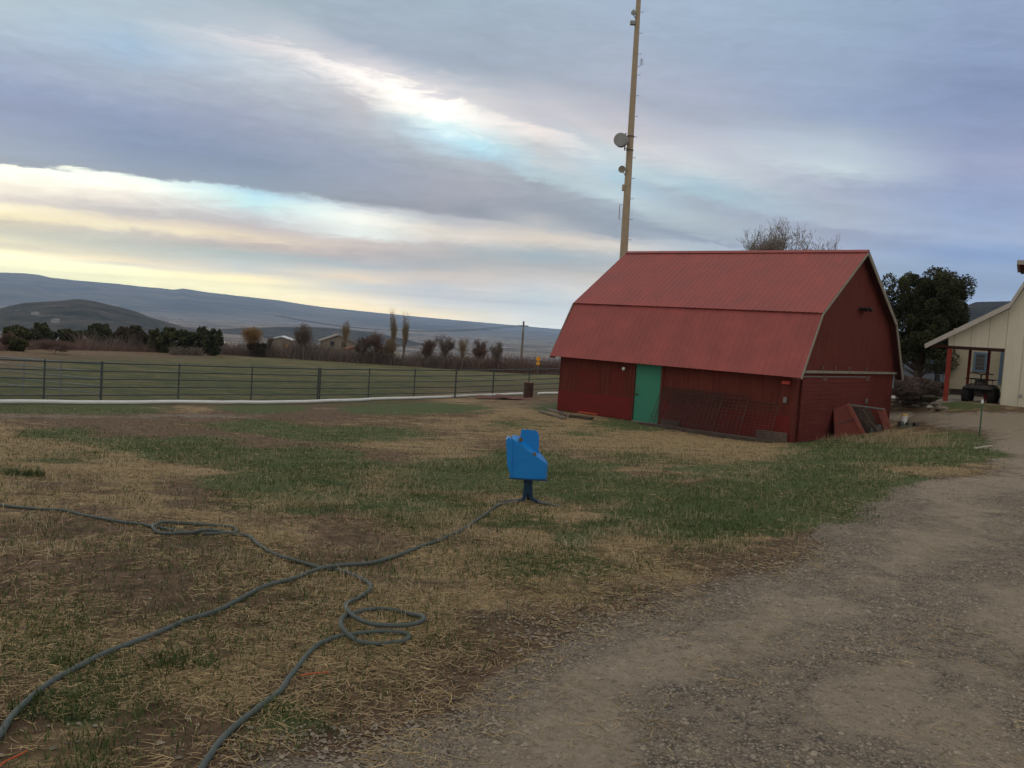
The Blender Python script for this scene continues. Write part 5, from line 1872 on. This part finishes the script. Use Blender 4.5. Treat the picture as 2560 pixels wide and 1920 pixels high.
# ------------------------------------------------------------------ beyond the pasture
def sign(u, v0, v1, Y, w_px, label, plaque=False):
    P = at_y(u, v1, Y)
    b = np.array([P[0], Y, gz(P[0], Y)])
    s = Y / FPX
    S_ = empty('road_sign', tuple(b), 0, label, 'road sign', 'yellow road signs beyond the pasture')
    zt = at_y(u, v0, Y)[2] - b[2]
    h = w_px * s
    MB().box(-.04, .04, .0, .05, -.2, zt - h * .4).build('post', M_STEEL, S_)
    MB().prism([(0, -.03, zt - 1.35 * h), (h * .62, -.03, zt - .65 * h), (0, -.03, zt), (-h * .62, -.03, zt - .65 * h)], (0, .02, 0)).build('panel', M_YELLOW, S_)
    if plaque:
        MB().box(-h * .38, h * .38, -.03, -.01, zt - 2.0 * h, zt - 1.38 * h).build('plaque', M_YELLOW, S_)


sign(714, 861, 900, 132, 9, 'small yellow diamond road sign left of the largest bare tree')
sign(1344, 890, 925, 122, 11, 'yellow diamond road sign with a plaque near the barn', True)
P = at_y(1302, 917, 140)
b = np.array([P[0], 140, gz(P[0], 140)])
UP = empty('utility_pole', tuple(b), 0, 'wooden utility pole standing beyond the pasture near the barn', 'utility pole')
zt = at_y(1304, 803, 140)[2] - b[2]
MB().tube([(0, 0, -.3), (0, 0, zt)], [.2, .13], 10).build('pole', M_WOODGREY, UP)
MB().box(-.75, .75, -.07, .07, zt - .75, zt - .62).build('crossarm', M_WOODGREY, UP)
MB().lathe((.0, -.28, zt - 1.6), [(.18, 0), (.2, .1), (.2, .6), (.15, .7)], n=14).build('transformer', M_GREYDISH, UP)
wr = MB()
for xx in (-.6, .6):
    pts = [np.array([xx, 0, zt - .6]) + np.array([-40 * t, 10 * t, -1.6 + 1.6 * (2 * t - 1) ** 2 - 1.0 * t]) for t in np.linspace(0, 1, 14)]
    wr.tube(pts, .018, 4, False)
wr.build('wire', M_BLACK, UP)


def far_house(u, v, D_, w_, d_, hh, rh, label, wallm, roofm, rot=0, name='house', cat='house'):
    P = at_y(u, v, D_)
    b = np.array([P[0], D_, gz(P[0], D_, False)])
    b[2] = min(b[2], P[2]) if D_ < 500 else P[2] - 2
    up_ = P[2] - b[2]
    H_ = empty(name, tuple(b), rot, label, cat)
    MB().prism([(-w_ / 2, -d_ / 2, -1), (w_ / 2, -d_ / 2, -1), (w_ / 2, -d_ / 2, hh + up_), (0, -d_ / 2, hh + rh + up_ - .1), (-w_ / 2, -d_ / 2, hh + up_)], (0, d_, 0)).build('wall', wallm, H_)
    r_ = MB()
    for sx in (-1, 1):
        r_.prism([(0, -d_ / 2 - .5, hh + rh + up_ + .1), (sx * (w_ / 2 + .6), -d_ / 2 - .5, hh + up_ - .15), (sx * (w_ / 2 + .6), -d_ / 2 - .5, hh + up_ + .1), (0, -d_ / 2 - .5, hh + rh + up_ + .35)], (0, d_ + 1, 0))
    r_.build('roof', roofm, H_)
    return H_, up_


M_TANW = mat('tan_wall', (.24, .205, .165), (.20, .17, .14), 1, .9)
M_TANR = mat('pale_roof', (.26, .235, .215), (.22, .20, .185), 1, .9)
H_, up_ = far_house(843, 882, 215, 7.6, 7, 2.6, 1.5, 'small tan gabled house beyond the pasture', M_TANW, M_TANR, .25)
for xx in (-1.4, 1.2):
    MB().box(xx - .5, xx + .5, -3.56, -3.505, up_ + 1.6, up_ + 2.7).build('window', M_GLASS, H_)
MB().box(-3.8, 3.8, -5.4, -3.51, up_ - 1, up_ + .9).build('porch', M_TANW, H_)
far_house(884, 886, 205, 4.2, 4, .9, .7, 'low shed with an orange brown roof right of the tan house', M_TANW, mat('orange_roof', (.20, .085, .055), None, 1, .9), .4, 'shed', 'shed')
far_house(540, 866, 240, 4.4, 3, 1.0, .7, 'small pale grey shed beside the rounded juniper', mat('grey_wall', (.25, .26, .28), None, 1, .9), M_PALETRIM, .1, 'shed', 'shed')
for i, (u, v, D_, w_, lab) in enumerate(((88, 782, 1300, 9, 'tiny white farm building below the dark hill, farther left'), (138, 800, 1000, 7, 'tiny white farm building below the dark hill, farther right'), (207, 753, 2150, 13, 'tiny white building on top of the dark hill'))):
    o, _u = far_house(u, v, D_, w_, 6, .7 if i < 2 else 4, .5, lab, M_GREYDISH, M_PALETRIM, .1, 'building', 'building')
far_house(706, 861, 230, 5, 4, 1.2, .6, 'small white roofed shed behind the left road sign', M_TANW, M_WHITE, .1, 'shed', 'shed')


# ------------------------------------------------------------------ grass, straw and stones on the ground
M_STRAW = leaf_mat('straw', (.15, .104, .056), (.60, .455, .255))
M_BLADE = leaf_mat('grass_blades', (.036, .062, .022), (.125, .158, .062))
M_DRY = leaf_mat('pale_dry_grass', (.25, .19, .11), (.56, .46, .31))
M_PEB = leaf_mat('pebbles', (.14, .12, .10), (.40, .34, .275))


def in_barn(x, y, mg=.1):
    dx, dy = x - BC[0], y - BC[1]
    lx, ly = dx * BX[0] + dy * BX[1], dx * BY[0] + dy * BY[1]
    return (lx > -mg) & (lx < BW + mg) & (ly > -mg) & (ly < BL + mg)


def scatter(n, wf, rmin=2.2, rmax=34, azr=(-37, 38), seed=1):
    rng = np.random.default_rng(seed)
    az = np.radians(rng.uniform(*azr, n))
    r = np.exp(rng.uniform(math.log(rmin), math.log(rmax), n))
    x, y = r * np.sin(az), r * np.cos(az)
    z = height(x, y)
    w = cover(x, y, z)
    keep = (rng.uniform(0, 1, n) < wf(w, x, y)) & ~in_barn(x, y)
    return x[keep], y[keep], z[keep], r[keep], w[keep], rng


def lying(name, x, y, z, r, rng, l0, l1, w0, m, label, cat, grow_=.06, tones=None, lift=.012, tilt=.14):
    n = len(x)
    th = rng.uniform(0, 2 * math.pi, n)
    L = rng.uniform(l0, l1, n) * (1 + r * .02)
    ti = rng.normal(size=n) * tilt
    d = np.stack([np.cos(th) * np.cos(ti), np.sin(th) * np.cos(ti), np.abs(np.sin(ti))], -1)
    sdir = np.stack([-np.sin(th), np.cos(th), rng.normal(size=n) * .5], -1)
    sdir /= np.linalg.norm(sdir, axis=1)[:, None]
    w_ = (w0 * (1 + r * grow_) * rng.uniform(.6, 1.4, n))[:, None]
    c = np.stack([x, y, z + rng.uniform(.001, lift, n)], -1)
    bend = np.stack([-np.sin(th), np.cos(th), np.zeros(n)], -1) * (rng.normal(size=n) * .16 * L)[:, None]
    p0, p1, p2 = c - d * (L / 2)[:, None] * np.array([1, 1, 0]), c + bend + [0, 0, .004], c + d * (L / 2)[:, None]
    V = np.stack([p0 - sdir * w_ * .35, p0 + sdir * w_ * .35, p1 + sdir * w_ * .5, p1 - sdir * w_ * .5, p2 + sdir * w_ * .2, p2 - sdir * w_ * .2], 1).reshape(-1, 3)
    b = np.arange(n)[:, None] * 6
    F = np.concatenate([b + np.array([[0, 1, 2, 3]]), b + np.array([[3, 2, 4, 5]])], 0)
    t = tones if tones is not None else rng.beta(1.6, 2.2, n)
    o = mesh_np(name, V, F, m, False, {'tone': np.repeat(t, 6)})
    return tag(o, label, cat, kind='stuff')


def standing(name, x, y, z, r, rng, h0, h1, w0, m, label, cat, lean=.45, grow_=.07, tones=None, bendk=.5):
    n = len(x)
    th = rng.uniform(0, 2 * math.pi, n)
    H = rng.uniform(h0, h1, n)
    ln = np.abs(rng.normal(size=n)) * lean
    d = np.stack([np.cos(th) * np.sin(ln), np.sin(th) * np.sin(ln), np.cos(ln)], -1)
    d2 = np.stack([np.cos(th) * np.sin(ln + bendk), np.sin(th) * np.sin(ln + bendk), np.cos(ln + bendk)], -1)
    ph = rng.uniform(0, math.pi, n)
    sdir = np.stack([np.cos(ph), np.sin(ph), 0 * ph], -1)
    w_ = (w0 * (1 + r * grow_) * rng.uniform(.6, 1.4, n))[:, None]
    p0 = np.stack([x, y, z - .004], -1)
    p1 = p0 + d * (H * .55)[:, None]
    p2 = p1 + d2 * (H * .5)[:, None]
    V = np.stack([p0 - sdir * w_ * .5, p0 + sdir * w_ * .5, p1 + sdir * w_ * .4, p1 - sdir * w_ * .4, p2 + sdir * w_ * .08, p2 - sdir * w_ * .08], 1).reshape(-1, 3)
    b = np.arange(n)[:, None] * 6
    F = np.concatenate([b + np.array([[0, 1, 2, 3]]), b + np.array([[3, 2, 4, 5]])], 0)
    t = tones if tones is not None else rng.uniform(0, 1, n)
    o = mesh_np(name, V, F, m, False, {'tone': np.repeat(t, 6)})
    return tag(o, label, cat, kind='stuff')


def clumpf(x, y, s, seed, lo, hi):
    return smooth(fbm(x / s, y / s, 3, seed) + .5, lo, hi)


# straw litter
x, y, z, r, w, g_ = scatter(400000, lambda w, x, y: np.clip(w[:, 1] * 1.1 + w[:, 0] * .15 + .10 - w[:, 2] * .06, 0, 1) * (.10 + .95 * clumpf(x, y, .55, 21, .42, .58)) * (1 - w[:, 4]), seed=11)
lying('straw_litter', x, y, z, r, g_, .02, .10, .0024, M_STRAW, 'dry golden straw littering the yard', 'straw')
# short green grass
x, y, z, r, w, g_ = scatter(420000, lambda w, x, y: np.clip(w[:, 0] * 1.5 * (.35 + .9 * clumpf(x, y, .8, 33, .38, .55)) + w[:, 1] * .30 * clumpf(x, y, .22, 35, .60, .70), 0, 1) * (1 - w[:, 4]) * (1 - w[:, 2]), seed=12)
standing('grass', x, y, z, r, g_, .02, .065, .0035, M_BLADE, 'short green grass growing in the yard', 'grass')
# pale dry standing grass round the stand and beyond it
x, y, z, r, w, g_ = scatter(330000, lambda w, x, y: (w[:, 0] * w[:, 1] * 3.2 + w[:, 1] * .12 + w[:, 0] * .10) * clumpf(x, y, .45, 44, .50, .64) * (1 - w[:, 4]) * (1 - w[:, 2]) * smooth(y, 4.5, 6.5), seed=13, rmin=3)
standing('dry_grass', x, y, z, r, g_, .04, .15, .0024, M_DRY, 'pale dry standing grass among the green', 'dry grass', .6, .05, bendk=.9)


# tall pale tufts by the hatch and along the bank
def tuft(u, v, n, rad, h, seed, label):
    rng = np.random.default_rng(seed)
    c = on_ground(u, v)
    n = int(n * .55)
    rr = rad * rng.uniform(0, 1, n) ** 1.1
    a = rng.uniform(0, 6.283, n)
    x, y = c[0] + rr * np.cos(a) * 1.6, c[1] + rr * np.sin(a)
    z = height(x, y)
    o = standing('grass_tuft', x - c[0], y - c[1], z - c[2], np.full(n, c[1]), rng, h * .15, h * 1.1, .0035, M_DRY, None, None, .4, .05, bendk=.5)
    o.location = tuple(c)
    del o['kind']
    tag(o, label, 'grass tuft', 'tall dry grass tufts near the barn gable')


for i, (u, v, n, rd, hh, lab) in enumerate(((2130, 1104, 420, .5, .35, 'dry grass tuft in front of the hatch side panel'), (2190, 1106, 420, .5, .30, 'dry grass tuft at the feet of the hatch boards'), (2250, 1104, 520, .45, .55, 'tallest dry grass tuft right of the hatch'),
                                            (2278, 1120, 320, .45, .40, 'low dry grass tuft just right of the tallest one'), (2322, 1117, 220, .30, .62, 'thin upright dry tuft midway to the driveway'), (2358, 1120, 260, .35, .45, 'rightmost dry grass tuft before the driveway'), (2075, 1100, 260, .5, .25, 'low dry tuft under the sliding door'))):
    tuft(u, v, n, rd, hh, 60 + i, lab)
# dark green weeds in the straw
for i, (u, v, n, rd, hh, lab) in enumerate(((58, 1190, 420, .16, .13, 'dark green weed clump alone in the straw at the left'), (455, 1655, 200, .12, .08, 'small green weed clump beside the long hose'), (160, 1770, 260, .14, .07, 'green weed clump nearest the lower left corner'))):
    rng = np.random.default_rng(80 + i)
    c = on_ground(u, v)
    rr = rd * np.sqrt(rng.uniform(0, 1, n))
    a = rng.uniform(0, 6.283, n)
    x, y = c[0] + rr * np.cos(a) * 1.5, c[1] + rr * np.sin(a)
    o = standing('weed_clump', x - c[0], y - c[1], height(x, y) - c[2], np.full(n, c[1]), rng, hh * .4, hh, .006, M_BLADE, None, None, .7, .03, tones=rng.uniform(0, .5, n))
    o.location = tuple(c)
    del o['kind']
    tag(o, lab, 'weed', 'green weed clumps in the straw')


# loose stones on the drive
def pebbles(n, seed):
    x, y, z, r, w, rng = scatter(n, lambda w, x, y: np.clip(w[:, 2] * (.12 + .95 * (1 - w[:, 3])) * (.3 + .9 * clumpf(x, y, .7, 61, .40, .6)) + .018, 0, 1) * (1 - w[:, 4]), rmin=2.2, rmax=16, seed=seed)
    n = len(x)
    s = rng.lognormal(-5.35, .40, n).clip(.0022, .014) * (1 + r * .05)
    oc = np.array([[1, 0, 0], [.3, .95, .1], [-.8, .6, 0], [-.8, -.6, 0], [.3, -.95, .1], [0.1, 0, .75]])
    fc = np.array([[0, 1, 5], [1, 2, 5], [2, 3, 5], [3, 4, 5], [4, 0, 5]])
    th = rng.uniform(0, 6.283, n)
    c_, s_2 = np.cos(th), np.sin(th)
    J = oc[None] * rng.uniform(.7, 1.3, (n, 6, 3))
    X = J[..., 0] * c_[:, None] - J[..., 1] * s_2[:, None]
    Y = J[..., 0] * s_2[:, None] + J[..., 1] * c_[:, None]
    V = np.stack([X * s[:, None] + x[:, None], Y * s[:, None] + y[:, None], J[..., 2] * s[:, None] * .9 + z[:, None] + .004], -1).reshape(-1, 3)
    F = (np.arange(n)[:, None, None] * 6 + fc[None]).reshape(-1, 3)
    o = mesh_np('gravel', V, F, M_PEB, False, {'tone': np.repeat(rng.beta(1.8, 2.4, n), 6)})
    tag(o, 'loose grey and brown gravel stones on the driveway', 'gravel', kind='stuff')


pebbles(300000, 15)


# ------------------------------------------------------------------ the air that turns the far mesa blue
def haze():
    m = bpy.data.materials.new('haze_air')
    m.use_nodes = True
    T = NT(m.node_tree)
    pv = T.n('ShaderNodeVolumePrincipled')
    pv.inputs['Color'].default_value = (.52, .70, 1.0, 1)
    pv.inputs['Density'].default_value = 8.5e-5
    pv.inputs['Anisotropy'].default_value = 0.0
    out = T.n('ShaderNodeOutputMaterial')
    T.l(pv.outputs[0], out.inputs['Volume'])
    o = MB().box(-18000, 18000, -6000, 17200, -420, 480).build('haze', m)
    tag(o, kind='stuff')


haze()
